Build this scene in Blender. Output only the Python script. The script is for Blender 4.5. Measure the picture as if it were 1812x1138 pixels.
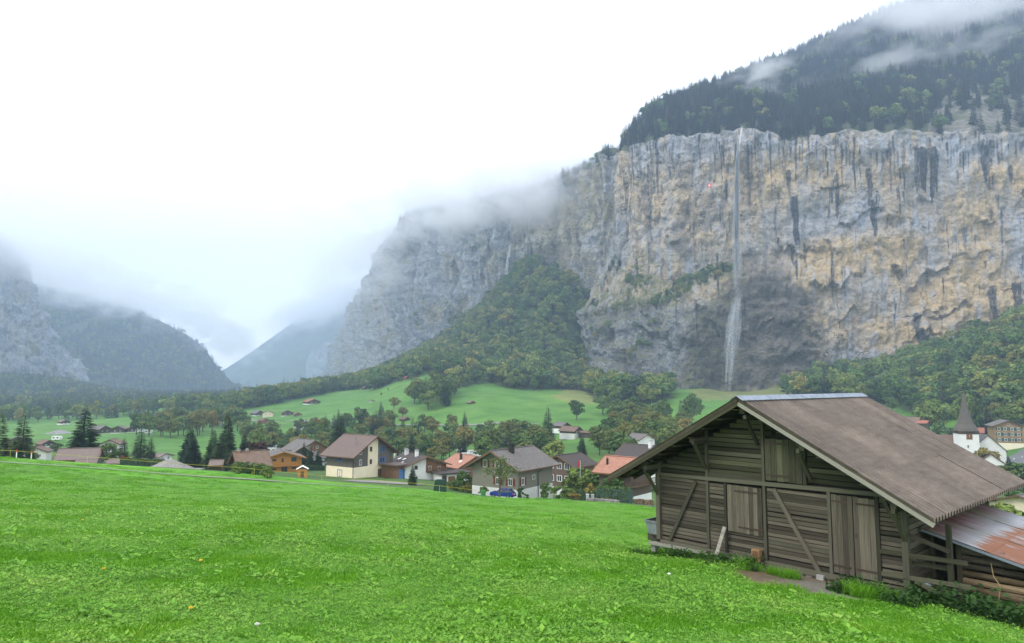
import bpy, bmesh, math, random
import numpy as np
from mathutils import Vector, Matrix, Euler
for o in list(bpy.data.objects): bpy.data.objects.remove(o)
SC = bpy.context.scene
COL = SC.collection
R = math.radians
# ------------------------------------------------------------------ camera
FPX = 1208.0; PITCH = R(5.2)            # focal length in photo pixels, upward tilt
cd = bpy.data.cameras.new('camera'); cam = bpy.data.objects.new('camera', cd); COL.objects.link(cam)
cd.sensor_width = 36.0; cd.lens = 24.0; cd.clip_start = 0.1; cd.clip_end = 20000
cam.location = (0, 0, 0); cam.rotation_euler = (R(90) + PITCH, 0, 0)
SC.camera = cam
# ------------------------------------------------------------------ overcast sky
W = bpy.data.worlds.new('World'); SC.world = W; W.use_nodes = True
wn = W.node_tree.nodes; wl = W.node_tree.links; wn.clear()
SUN_EL, SUN_AZ = R(46), R(242)          # azimuth clockwise from +Y (view direction)
sky = wn.new('ShaderNodeTexSky'); sky.sky_type = 'NISHITA'; sky.sun_disc = False
sky.sun_elevation = SUN_EL; sky.sun_rotation = SUN_AZ; sky.dust_density = 4.0; sky.air_density = 1.0
deck = wn.new('ShaderNodeMix'); deck.data_type = 'RGBA'; deck.inputs[0].default_value = 0.86
deck.inputs[7].default_value = (15.5, 15.7, 16.0, 1)      # closed cloud deck
bg = wn.new('ShaderNodeBackground'); bg.inputs[1].default_value = 0.1
wo = wn.new('ShaderNodeOutputWorld')
wl.new(sky.outputs[0], deck.inputs[6]); wl.new(deck.outputs[2], bg.inputs[0]); wl.new(bg.outputs[0], wo.inputs[0])
# ------------------------------------------------------------------ soft sun behind cloud
sl = bpy.data.lights.new('sun', 'SUN'); sl.energy = 1.5; sl.angle = R(16); sl.color = (1.0, 0.965, 0.91)
so = bpy.data.objects.new('sun', sl); COL.objects.link(so); so.location = (0, -50, 300)
sd = Vector((math.sin(SUN_AZ) * math.cos(SUN_EL), math.cos(SUN_AZ) * math.cos(SUN_EL), math.sin(SUN_EL)))
so.rotation_euler = sd.to_track_quat('Z', 'Y').to_euler()
# ------------------------------------------------------------------ exposure, integrator
vs = SC.view_settings; vs.view_transform = 'Standard'; vs.look = 'None'; vs.gamma = 1.0
vs.use_curve_mapping = False; vs.exposure = 0.5
SC.render.engine = 'CYCLES'; cy = SC.cycles
cy.max_bounces = 14; cy.diffuse_bounces = 2; cy.glossy_bounces = 2; cy.transmission_bounces = 2
cy.volume_bounces = 12; cy.transparent_max_bounces = 12; cy.caustics_reflective = False; cy.caustics_refractive = False
cy.use_denoising = True; cy.volume_max_steps = 256; cy.volume_step_rate = 1.0
cy.use_adaptive_sampling = True; cy.adaptive_threshold = 0.015
# ------------------------------------------------------------------ view geometry used to survey distances
CP, SP = math.cos(PITCH), math.sin(PITCH)
def P(px, py, Y):
    cx = (px - 906) / FPX; cyy = (569 - py) / FPX
    d = np.array([cx, CP - cyy * SP, SP + cyy * CP])
    return d * (Y / d[1])
def proj(v):
    v = np.asarray(v, float); d = v[..., 1] * CP + v[..., 2] * SP; d = np.where(np.abs(d) < 1e-6, 1e-6, d)
    u = -v[..., 1] * SP + v[..., 2] * CP
    return 906 + FPX * v[..., 0] / d, 569 - FPX * u / d
def inpoly(px, py, poly):
    px = np.asarray(px); py = np.asarray(py); ins = np.zeros(px.shape, bool); n = len(poly); j = n - 1
    for i in range(n):
        xi, yi = poly[i]; xj, yj = poly[j]
        c = ((yi > py) != (yj > py)) & (px < (xj - xi) * (py - yi) / ((yj - yi) or 1e-9) + xi)
        ins ^= c; j = i
    return ins
# ------------------------------------------------------------------ noise
def _h(ix, iy, iz, seed):
    h = (ix.astype(np.uint32) * np.uint32(374761393) + iy.astype(np.uint32) * np.uint32(668265263)
         + iz.astype(np.uint32) * np.uint32(2246822519) + np.uint32(seed * 3266489917 & 0xffffffff))
    h = (h ^ (h >> np.uint32(13))) * np.uint32(1274126177); h = h ^ (h >> np.uint32(16))
    return h.astype(np.float64) / 4294967295.0 * 2 - 1
def vn(x, y, z=0, seed=0):
    x, y, z = np.broadcast_arrays(np.asarray(x, float), np.asarray(y, float), np.asarray(z, float))
    xi = np.floor(x); yi = np.floor(y); zi = np.floor(z)
    fx = x - xi; fy = y - yi; fz = z - zi
    fx = fx**3 * (fx * (fx * 6 - 15) + 10); fy = fy**3 * (fy * (fy * 6 - 15) + 10); fz = fz**3 * (fz * (fz * 6 - 15) + 10)
    xi = xi.astype(np.int64); yi = yi.astype(np.int64); zi = zi.astype(np.int64)
    def c(a, b, d): return _h((xi + a), (yi + b), (zi + d), seed)
    l = lambda a, b, t: a + (b - a) * t
    return l(l(l(c(0,0,0), c(1,0,0), fx), l(c(0,1,0), c(1,1,0), fx), fy),
             l(l(c(0,0,1), c(1,0,1), fx), l(c(0,1,1), c(1,1,1), fx), fy), fz)
def fbm(x, y, z=0, o=4, seed=0, gain=0.5):
    s = 0; a = 1; t = 0
    for i in range(o):
        s = s + a * vn(np.asarray(x) * 2**i, np.asarray(y) * 2**i, np.asarray(z) * 2**i, seed + i * 17); t += a; a *= gain
    return s / t
def sstep(a, b, x):
    t = np.clip((x - a) / (b - a), 0, 1); return t * t * (3 - 2 * t)
# ------------------------------------------------------------------ objects, tags, meshes
def tag(o, label=None, cat=None, group=None, kind=None):
    if label: o['label'] = label
    if cat: o['category'] = cat
    if group: o['group'] = group
    if kind: o['kind'] = kind
    return o
def mesh_np(name, V, F, smooth=False, mats=(), mi=None):
    me = bpy.data.meshes.new(name); V = np.asarray(V, np.float32); F = np.asarray(F, np.int32); k = F.shape[1]
    me.vertices.add(len(V)); me.vertices.foreach_set('co', V.ravel())
    me.loops.add(F.size); me.loops.foreach_set('vertex_index', F.ravel())
    me.polygons.add(len(F)); me.polygons.foreach_set('loop_start', np.arange(0, F.size, k, dtype=np.int32))
    me.polygons.foreach_set('loop_total', np.full(len(F), k, np.int32))
    if mi is not None: me.polygons.foreach_set('material_index', np.asarray(mi, np.int32))
    me.polygons.foreach_set('use_smooth', np.full(len(F), smooth, bool))
    for m in mats: me.materials.append(m)
    me.update(calc_edges=True); return me
def link(name, me, parent=None, loc=(0, 0, 0), rot=(0, 0, 0), scale=(1, 1, 1)):
    o = bpy.data.objects.new(name, me); COL.objects.link(o)
    o.location = loc; o.rotation_euler = rot; o.scale = scale
    if parent: o.parent = parent
    return o
def thing(name, label, cat, loc=(0, 0, 0), rz=0, group=None):
    o = link(name, None, None, loc, (0, 0, rz)); o.empty_display_size = 0.3
    return tag(o, label, cat, group)
class MB:                                # collects polygons, then becomes one mesh
    def __init__(s): s.v = []; s.f = []; s.m = []
    def poly(s, pts, m=0):
        n = len(s.v); s.v += [tuple(p) for p in pts]; s.f.append(list(range(n, n + len(pts)))); s.m.append(m)
    def box(s, c, d, rot=None, m=0):
        n = len(s.v); hx, hy, hz = d[0] / 2, d[1] / 2, d[2] / 2
        M = Euler(rot).to_matrix() if rot else None
        for x, y, z in ((-1,-1,-1),(1,-1,-1),(1,1,-1),(-1,1,-1),(-1,-1,1),(1,-1,1),(1,1,1),(-1,1,1)):
            p = Vector((x * hx, y * hy, z * hz))
            if M: p = M @ p
            s.v.append((p.x + c[0], p.y + c[1], p.z + c[2]))
        for q in ((0,3,2,1),(4,5,6,7),(0,1,5,4),(1,2,6,5),(2,3,7,6),(3,0,4,7)):
            s.f.append([n + i for i in q]); s.m.append(m)
        return s
    def prism(s, pts, d, m=0):           # closed outline pts extruded by vector d
        n = len(s.v); k = len(pts)
        s.v += [tuple(p) for p in pts] + [(p[0] + d[0], p[1] + d[1], p[2] + d[2]) for p in pts]
        s.f.append([n + i for i in range(k)][::-1]); s.m.append(m)
        s.f.append([n + k + i for i in range(k)]); s.m.append(m)
        for i in range(k):
            j = (i + 1) % k; s.f.append([n + i, n + j, n + k + j, n + k + i]); s.m.append(m)
        return s
    def tube(s, p0, p1, r0, r1=None, n=8, m=0, cap=True):
        r1 = r0 if r1 is None else r1; p0 = Vector(p0); p1 = Vector(p1); d = (p1 - p0)
        q = d.to_track_quat('Z', 'Y'); b = len(s.v)
        for p, r in ((p0, r0), (p1, r1)):
            for i in range(n):
                a = 2 * math.pi * i / n; w = q @ Vector((math.cos(a) * r, math.sin(a) * r, 0)); s.v.append(tuple(p + w))
        for i in range(n):
            j = (i + 1) % n; s.f.append([b + i, b + j, b + n + j, b + n + i]); s.m.append(m)
        if cap:
            s.f.append([b + i for i in range(n)][::-1]); s.m.append(m); s.f.append([b + n + i for i in range(n)]); s.m.append(m)
        return s
    def beam(s, p0, p1, w, h, m=0):      # rectangular bar between two points
        p0 = Vector(p0); p1 = Vector(p1); d = p1 - p0; q = d.to_track_quat('X', 'Z'); c = (p0 + p1) / 2
        n = len(s.v); L = d.length / 2
        for x, y, z in ((-1,-1,-1),(1,-1,-1),(1,1,-1),(-1,1,-1),(-1,-1,1),(1,-1,1),(1,1,1),(-1,1,1)):
            s.v.append(tuple(c + q @ Vector((x * L, y * w / 2, z * h / 2))))
        for k in ((0,3,2,1),(4,5,6,7),(0,1,5,4),(1,2,6,5),(2,3,7,6),(3,0,4,7)):
            s.f.append([n + i for i in k]); s.m.append(m)
        return s
    def mesh(s, name, mats):
        me = bpy.data.meshes.new(name); me.from_pydata(s.v, [], s.f)
        for m in (mats if isinstance(mats, (list, tuple)) else [mats]): me.materials.append(m)
        me.polygons.foreach_set('material_index', s.m); me.update(); return me
    def build(s, name, mats, parent=None, **k): return link(name, s.mesh(name, mats), parent, **k)
_UC = {}
def piece(name, mat, parent, c, d, rot=(0, 0, 0)):       # shared box mesh, one object per piece
    if mat.name not in _UC: _UC[mat.name] = MB().box((0,0,0), (1,1,1)).mesh('block_' + mat.name, mat)
    return link(name, _UC[mat.name], parent, c, rot, d)
def bar(name, mat, parent, p0, p1, w, h):                 # shared box between two points
    p0 = Vector(p0); p1 = Vector(p1); d = p1 - p0
    return piece(name, mat, parent, (p0 + p1) / 2, (d.length, w, h), d.to_track_quat('X', 'Z').to_euler())
# ------------------------------------------------------------------ materials
class NT:
    def __init__(s, name):
        s.mat = bpy.data.materials.new(name); s.mat.use_nodes = True
        s.t = s.mat.node_tree; s.n = s.t.nodes; s.l = s.t.links
        s.b = s.n['Principled BSDF']; s.out = s.n['Material Output']
    def new(s, t, **k):
        n = s.n.new(t)
        for a, b in k.items(): setattr(n, a, b)
        return n
    def put(s, sock, v):
        if isinstance(v, bpy.types.NodeSocket): s.l.new(v, sock)
        else:
            if hasattr(sock, 'default_value'):
                if sock.type == 'RGBA' and len(v) == 3: v = (*v, 1)
                sock.default_value = v
    def coord(s, kind='Object', scale=(1, 1, 1), rot=(0, 0, 0)):
        tc = s.new('ShaderNodeTexCoord')
        src = tc.outputs[kind] if kind != 'World' else s.new('ShaderNodeNewGeometry').outputs['Position']
        m = s.new('ShaderNodeMapping'); m.inputs['Scale'].default_value = scale; m.inputs['Rotation'].default_value = rot
        s.l.new(src, m.inputs[0]); return m.outputs[0]
    def noise(s, vec, scale=5, det=4, rough=0.55, dist=0.0):
        n = s.new('ShaderNodeTexNoise'); n.inputs['Scale'].default_value = scale; n.inputs['Detail'].default_value = det
        n.inputs['Roughness'].default_value = rough; n.inputs['Distortion'].default_value = dist
        if vec is not None: s.l.new(vec, n.inputs['Vector'])
        return n.outputs[0]
    def ramp(s, fac, stops, interp='LINEAR'):
        r = s.new('ShaderNodeValToRGB'); r.color_ramp.interpolation = interp; e = r.color_ramp.elements
        while len(e) < len(stops): e.new(0.5)
        for i, (p, c) in enumerate(stops):
            e[i].position = p; e[i].color = (c, c, c, 1) if not isinstance(c, (tuple, list)) else (*c[:3], 1)
        s.put(r.inputs[0], fac); return r.outputs[0]
    def mix(s, fac, a, b, blend='MIX'):
        m = s.new('ShaderNodeMix', data_type='RGBA', blend_type=blend)
        s.put(m.inputs[0], fac); s.put(m.inputs[6], a); s.put(m.inputs[7], b); return m.outputs[2]
    def math(s, op, a, b=0.0, c=None, clamp=False):
        m = s.new('ShaderNodeMath', operation=op, use_clamp=clamp); s.put(m.inputs[0], a); s.put(m.inputs[1], b)
        if c is not None: s.put(m.inputs[2], c)
        return m.outputs[0]
    def attr(s, name):
        a = s.new('ShaderNodeAttribute', attribute_name=name); return a
    def rand(s): return s.new('ShaderNodeObjectInfo').outputs['Random']
    def bump(s, h, strength=0.5, dist=0.1):
        b = s.new('ShaderNodeBump'); b.inputs['Strength'].default_value = strength; b.inputs['Distance'].default_value = dist
        s.put(b.inputs['Height'], h); s.l.new(b.outputs[0], s.b.inputs['Normal'])
    def done(s, color, rough=0.85, spec=0.3, metal=0.0):
        s.put(s.b.inputs['Base Color'], color); s.put(s.b.inputs['Roughness'], rough)
        s.b.inputs['Specular IOR Level'].default_value = spec; s.b.inputs['Metallic'].default_value = metal
        return s.mat
def plain(name, c, var=0.25, scale=3.0, rough=0.85, spec=0.3, metal=0.0, bump=0.0, kind='Object', stretch=(1, 1, 1), rnd=0.15):
    t = NT(name); v = t.coord(kind, stretch); n = t.noise(v, scale, 5, 0.6)
    dark = tuple(x * (1 - var) for x in c); lite = tuple(min(1, x * (1 + var)) for x in c)
    col = t.ramp(n, [(0.3, dark), (0.7, lite)])
    if rnd:
        k = t.math('MULTIPLY_ADD', t.rand(), 2 * rnd, 1 - rnd)
        m = t.new('ShaderNodeVectorMath', operation='SCALE'); t.put(m.inputs[0], col); t.put(m.inputs['Scale'], k); col = m.outputs[0]
    if bump: t.bump(n, bump, 0.03)
    return t.done(col, rough, spec, metal)
HAZE_D = 0.00024
CLOUDS = [
 ('low white cloud bank lying across the rim of the receding wall', 870, 345, 975, 360, 75, 92, .060, .1, 55, 1.3, R(-7), .9),
 ('broad white cloud bank over the left rock buttress', 20, 440, 1400, 430, 85, 115, .030, .0, 65, 2.1, R(12), .9),
 ('white cloud hiding the summit of the left mountain spur', 190, 510, 1950, 500, 95, 115, .034, -.05, 70, 3.7, R(12), .9),
 ('ragged tail of white cloud at the end of the mountain spur', 385, 585, 2350, 280, 90, 110, .030, .05, 60, 9.1, R(26), .9),
 ('white cloud wrapped round the corner of the receding wall', 640, 455, 1150, 170, 70, 160, .030, .1, 65, 4.2, 0.0, .95),
 ('thin white cloud over the far blue mountain', 560, 545, 4200, 560, 200, 170, .020, -.05, 110, 8.4, R(-20), .9),
 ('small cloud puff drifting over the spruce forest', 1345, 132, 860, 78, 50, 46, .06, .4, 34, 5.5, R(-14), .95),
 ('long wisp of cloud drifting across the spruce slope', 1620, 105, 930, 330, 60, 60, .045, .55, 55, 6.1, R(-18), .95),
 ('cloud veil over the top of the spruce slope', 1740, -5, 1100, 440, 100, 140, .034, .2, 80, 7.7, R(-14), .95),
]
# ================================================================== TERRAIN
GP = []                                   # surveyed ground heights (x, y, z)
def g(px, py, Y): GP.append(P(px, py, Y))
for q in ((0, 0, -1.75), (-25, -30, 2), (25, -30, -3), (0, -40, 3), (-60, 10, 1.0), (-90, 40, -1), (-30, 8, -2.2)): GP.append(np.array(q, float))
g(0,1138,11.5); g(450,1138,12); g(906,1138,12.6); g(1400,1138,14.2); g(1812,1125,17)
g(0,950,24); g(450,950,26); g(906,950,31); g(0,870,50); g(450,900,48); g(906,915,60)
g(1165,985,27.2); g(1350,1005,23.8); g(1480,1030,21.8); g(1615,1060,20.4); g(1700,1085,19.2); g(1812,1100,18.6)
g(0,820,85); g(0,808,101); g(225,826,103); g(450,842,108); g(450,855,98); g(620,858,112); g(750,868,112); g(860,879,116); g(1000,885,112); g(1150,896,98); g(1160,930,62)
for q in ((14,40,-10.5), (24,32,-11.5), (40,25,-13.5), (35,60,-16.5), (70,60,-21), (60,100,-22.5), (25,80,-15.6), (100,150,-28), (60,150,-26.5)): GP.append(np.array(q, float))
# village behind the field
for px, Y, z in ((-200,150,-17), (60,135,-16.2), (137,150,-18), (230,170,-20.5), (420,125,-15.8), (500,150,-19.8), (640,150,-21.0), (668,165,-22), (770,150,-21.6), (870,125,-20), (950,123,-20.3), (1080,135,-22.5),
                 (300,300,-31), (0,300,-30), (600,230,-27.5), (800,230,-28.5), (1000,230,-29), (1200,200,-28), (1400,220,-31), (1700,330,-33), (1800,300,-31.5), (1900,250,-30), (1550,360,-31), (1650,420,-29),
                 (100,450,-32), (300,500,-32.5), (-200,600,-33), (200,800,-33.5), (0,1000,-33), (430,1100,-34), (440,2000,-35), (300,1500,-34), (520,2600,-36), (430,4500,-40)):
    GP.append(np.array(((px - 906) / FPX * Y, Y, z)))
# meadow hill
g(455,738,620); g(560,724,650); g(530,694,840); g(650,695,720); g(745,657,740); g(838,718,500); g(900,682,620); g(1000,702,560); g(950,752,430); g(800,757,440); g(700,742,480); g(1050,692,640); g(400,712,900)
g(610,700,760); g(1150,700,600); g(1200,745,460); g(1235,688,690); g(1400,693,660); g(1040,778,330); g(1150,770,360); g(1330,700,600)
# scree slopes under the cliffs
g(930,478,1010); g(800,592,1150); g(690,657,1250); g(600,684,2200); g(1020,545,880); g(1040,640,830); g(1120,685,790); g(860,600,900); g(960,600,820)
g(1290,690,745); g(1450,668,730); g(1560,656,720); g(1640,632,705); g(1812,572,690); g(1500,705,520); g(1700,705,480); g(1812,660,470); g(1812,740,390)
# beyond the cliffs
for q in ((120,1150,150), (-100,1400,120), (400,1000,40), (700,900,90), (-500,2600,40), (600,500,60), (300,2500,100)): GP.append(np.array(q, float))
# left wall foot
g(0,668,1520); g(75,674,1560); g(135,684,1640); g(-200,660,1400); g(0,720,1150); g(220,705,1900); g(450,697,2500); g(-400,640,1300)
GP = np.array(GP)
def _tf(x, y):                            # compress far distances for a well-behaved spline
    r = np.hypot(x, y) + 1e-6; k = np.log1p(r / 60.0) / r * 10; return x * k, y * k
_cx, _cy = _tf(GP[:, 0], GP[:, 1])
def _U(d2): return np.where(d2 > 1e-12, d2 * np.log(d2 + 1e-12), 0)
_n = len(GP); _A = np.zeros((_n + 3, _n + 3))
_A[:_n, :_n] = _U((_cx[:, None] - _cx)**2 + (_cy[:, None] - _cy)**2) + np.eye(_n) * 0.06
_A[:_n, _n] = 1; _A[:_n, _n + 1] = _cx; _A[:_n, _n + 2] = _cy; _A[_n:, :_n] = _A[:_n, _n:].T
_wt = np.linalg.solve(_A, np.r_[GP[:, 2], 0, 0, 0])
def hz(x, y):
    x = np.asarray(x, float); y = np.asarray(y, float); sh = x.shape; x = x.ravel(); y = y.ravel()
    out = np.empty(len(x))
    for i in range(0, len(x), 20000):
        a, b = _tf(x[i:i + 20000], y[i:i + 20000])
        out[i:i + 20000] = _U((a[:, None] - _cx)**2 + (b[:, None] - _cy)**2) @ _wt[:_n] + _wt[_n] + _wt[_n + 1] * a + _wt[_n + 2] * b
    r = np.hypot(x, y); k = np.clip(r / 400, 0, 1)
    out += fbm(x / 9, y / 9, 0, 3, 5) * 0.10 + fbm(x / 45, y / 45, 0, 3, 8) * 2.2 * k * sstep(120, 300, r)
    return np.clip(out, -60, 190).reshape(sh)
def hit(px, py, y0=8.0, y1=3000.0):       # where the sight line through a photo point meets the ground
    Y = np.geomspace(y0, y1, 1600); d = P(px, py, 1.0); pts = d[None] * Y[:, None]
    b = pts[:, 2] < hz(pts[:, 0], pts[:, 1]); i = int(np.argmax(b)) if b.any() else len(Y) - 1
    return pts[i]
def ground_at(px, Y):
    x = (px - 906) / FPX * Y * 1.0; return np.array([x, Y, float(hz(x, Y))])
# ------------------------------------------------------------------ ground sheet
_nt, _nr = 470, 470
_th = np.linspace(R(-72), R(72), _nt); _rr = np.geomspace(16, 8000, _nr)
_T, _Rr = np.meshgrid(_th, _rr); GX = np.sin(_T) * _Rr; GY = np.cos(_T) * _Rr - 40.0
GZ = hz(GX, GY)
def gridfaces(n, m):
    i = np.arange(n * m).reshape(n, m); return np.stack([i[:-1, :-1].ravel(), i[:-1, 1:].ravel(), i[1:, 1:].ravel(), i[1:, :-1].ravel()], 1)
def vcol(me, name, rgb):
    a = me.attributes.new(name, 'FLOAT_COLOR', 'POINT'); c = np.ones((len(me.vertices), 4), np.float32); c[:, :rgb.shape[1]] = rgb
    a.data.foreach_set('color', c.ravel())
GV = np.stack([GX, GY, GZ], -1).reshape(-1, 3)
gpx, gpy = proj(GV); gY = GV[:, 1]
nz = fbm(GV[:, 0] / 6, GV[:, 1] / 6, 0, 4, 3); nz2 = fbm(GV[:, 0] / 40, GV[:, 1] / 40, 0, 4, 4)
tint = np.tile(np.array([0.085, 0.20, 0.035]), (len(GV), 1))
FIELD_EDGE = np.interp(gpx, [-400, 0, 225, 450, 620, 750, 860, 1000, 1160, 1300], [100, 101, 106, 112, 118, 116, 118, 113, 96, 60])
def blend(mask, c):
    global tint; m = np.clip(mask, 0, 1)[:, None]; tint = tint * (1 - m) + np.array(c) * m
vil = sstep(0, 6, gY - FIELD_EDGE) * (1 - sstep(230, 330, gY + nz2 * 60)); blend(vil * 0.8, (0.075, 0.12, 0.035))
blend((gY < FIELD_EDGE + 4) * 1.0, (0.115, 0.32, 0.015))
blend(sstep(0.05, 0.5, nz) * (gY < 130) * 0.5, (0.095, 0.25, 0.022))
blend(((gY > 250) & (gY < 900)) * sstep(-0.3, 0.6, nz2) * 0.6, (0.115, 0.225, 0.04))
DRY = [(975,705),(1000,688),(1060,680),(1090,690),(1065,712),(1010,716)]
DRY2 = [(1215,690),(1300,672),(1340,668),(1440,676),(1470,700),(1400,712),(1300,706),(1240,706)]
DIRT = [(1290,1010),(1330,1003),(1400,1008),(1500,1028),(1600,1052),(1590,1066),(1480,1058),(1420,1058),(1330,1035)]
far = gY > 250
blend((inpoly(gpx + nz * 10, gpy + nz2 * 6, DRY) & far) * 0.75, (0.20, 0.20, 0.07))
blend((inpoly(gpx + nz * 10, gpy + nz2 * 6, DRY2) & far) * 0.75, (0.20, 0.19, 0.075))
_dirt = (inpoly(gpx + nz * 22, gpy + fbm(GV[:, 0] / 1.2, GV[:, 1] / 1.2, 0, 3, 9) * 12, DIRT) & (gY < 40)) * 1.0
blend(_dirt, (0.17, 0.12, 0.07)); blend(_dirt * sstep(0.0, 0.3, nz), (0.20, 0.18, 0.15))
TALUS = [(655,694),(690,652),(800,586),(880,508),(926,466),(948,468),(968,480),(1050,520),(1060,610),(1056,655),(1112,688),(1185,694),(1195,704),(1160,716),(1110,716),(1060,712),(1030,690),(905,690),(862,677),(800,690),(752,655),(735,672),(700,676)]
RIGHTW = [(1390,702),(1450,668),(1560,652),(1640,628),(1812,562),(2100,540),(2100,760),(1812,742),(1700,735),(1640,735),(1560,718),(1470,712)]
LEFTW = [(-300,640),(0,658),(80,668),(140,676),(220,698),(330,702),(440,700),(440,712),(300,722),(140,736),(0,740),(-300,750)]
for pl in (TALUS, RIGHTW, LEFTW): blend((inpoly(gpx, gpy, pl) & far) * 0.85, (0.04, 0.06, 0.022))
blend(sstep(1300, 2000, gY) * 0.6, (0.06, 0.11, 0.035))
me = mesh_np('ground', GV, gridfaces(_nr, _nt)[:, ::-1], True); vcol(me, 'tint', tint)
t = NT('grass_ground'); wv = t.coord('World')
n1 = t.noise(wv, 0.9, 6, 0.65); n2 = t.noise(wv, 6.0, 4, 0.6); n3 = t.noise(wv, 0.05, 4, 0.55)
c = t.attr('tint').outputs['Color']
c = t.mix(1.0, c, t.ramp(n1, [(0.3, 0.72), (0.7, 1.25)]), 'MULTIPLY')
c = t.mix(1.0, c, t.ramp(n3, [(0.32, (0.68, 0.76, 0.62)), (0.52, (1.0, 1.0, 1.0)), (0.7, (1.22, 1.12, 1.05))]), 'MULTIPLY')
c = t.mix(0.6, c, t.ramp(n2, [(0.25, 0.6), (0.7, 1.3)]), 'MULTIPLY')
t.bump(n2, 0.5, 0.06); me.materials.append(t.done(c, 0.9, 0.2))
ground = tag(link('ground', me), 'green sloping meadow and valley floor', 'ground', kind='structure')
# ------------------------------------------------------------------ rock
def rock_mat(name, grey, warm, dark):
    t = NT(name); w = t.coord('World')
    a = t.attr('rk').outputs['Color']; sep = t.new('ShaderNodeSeparateColor'); t.l.new(a, sep.inputs[0])
    b2 = t.attr('rk2').outputs['Color']; sep2 = t.new('ShaderNodeSeparateColor'); t.l.new(b2, sep2.inputs[0])
    n1 = t.noise(w, 0.035, 6, 0.62, 0.6); n2 = t.noise(w, 0.16, 6, 0.68, 0.4)
    vs_ = t.coord('World', (0.16, 0.16, 0.012)); n3 = t.noise(vs_, 1.0, 5, 0.6)          # vertical run-off streaks
    hs = t.coord('World', (0.035, 0.035, 0.10), (0.5, 0.3, 0)); n4 = t.noise(hs, 1.0, 6, 0.68, 0.5)  # bedding
    wf = t.math('ADD', sep.outputs[0], t.ramp(n1, [(0.35, -0.0), (0.68, 0.7)]))
    wf = t.math('SUBTRACT', wf, t.ramp(n3, [(0.5, 0.0), (0.72, 0.65)]), clamp=True)
    wf = t.math('MULTIPLY', wf, sep.outputs[0], clamp=True)
    c = t.mix(wf, grey, warm)
    c = t.mix(1.0, c, t.ramp(n2, [(0.28, 0.45), (0.5, 0.9), (0.75, 1.25)]), 'MULTIPLY')
    c = t.mix(0.8, c, t.ramp(n4, [(0.33, 0.5), (0.42, 1.0), (0.8, 1.12)]), 'MULTIPLY')
    pale = t.math('MULTIPLY', t.ramp(n3, [(0.5, 0.0), (0.7, 0.8)]), t.ramp(n1, [(0.36, 0.25), (0.6, 1.0)]))
    c = t.mix(pale, c, (0.34, 0.38, 0.45))
    c = t.mix(t.math('MULTIPLY', sep2.outputs[1], .8), c, (0.36, 0.40, 0.47))
    c = t.mix(sep2.outputs[0], c, t.mix(t.ramp(n4, [(.35, 0.), (.6, 1.)]), (0.06, 0.054, 0.048), (0.165, 0.145, 0.118)))   # wet dark band of rock
    n5 = t.noise(t.coord('World', (0.5, 0.5, 0.022)), 1.0, 5, 0.65); st = t.math('SUBTRACT', t.math('MULTIPLY', sep.outputs[1], 1.75), t.ramp(n5, [(0.3, 0.0), (0.66, 1.0)]), clamp=True)
    c = t.mix(st, c, dark)
    mf = t.math('MULTIPLY', sep.outputs[2], t.ramp(n2, [(0.35, 0.15), (0.55, 1.0)]), clamp=True)
    c = t.mix(mf, c, t.mix(n1, (0.07, 0.095, 0.03), (0.12, 0.12, 0.04)))
    n6 = t.noise(w, 0.42, 6, 0.7, 0.5); c = t.mix(0.7, c, t.ramp(n6, [(0.3, 0.45), (0.5, 0.95), (0.7, 1.25)]), 'MULTIPLY'); hh = t.math('ADD', n2, t.math('ADD', t.math('MULTIPLY', n4, .8), t.math('MULTIPLY', n6, .5))); t.bump(hh, 1.0, 3.0)
    return t.done(c, 0.9, 0.25)
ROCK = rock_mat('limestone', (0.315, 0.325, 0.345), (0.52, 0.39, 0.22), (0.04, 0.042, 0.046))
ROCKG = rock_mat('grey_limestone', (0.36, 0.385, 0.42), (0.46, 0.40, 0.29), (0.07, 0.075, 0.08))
def Pz(px, z, Y):
    d = Y * CP + z * SP; return np.array([(px - 906) / FPX * d, Y, z])
def loft(lines, vv, nu, nv, uu=None):
    L = np.array(lines, float); k = L.shape[1]; uu = np.linspace(0, 1, k) if uu is None else np.asarray(uu)
    ui = np.linspace(0, 1, nu); vi = np.linspace(0, 1, nv)
    A = np.stack([[np.interp(ui, uu, L[i, :, c]) for c in range(3)] for i in range(len(L))])     # line, comp, nu
    return np.stack([[np.interp(vi, vv, A[:, c, j]) for c in range(3)] for j in range(nu)]).transpose(2, 0, 1)   # nv,nu,3
def normals(G):
    du = np.gradient(G, axis=1); dv = np.gradient(G, axis=0); n = np.cross(du, dv); n /= np.linalg.norm(n, axis=-1, keepdims=True) + 1e-9
    s = np.sign(-(n * G).sum(-1, keepdims=True).mean()); return n * (s or 1)
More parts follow.
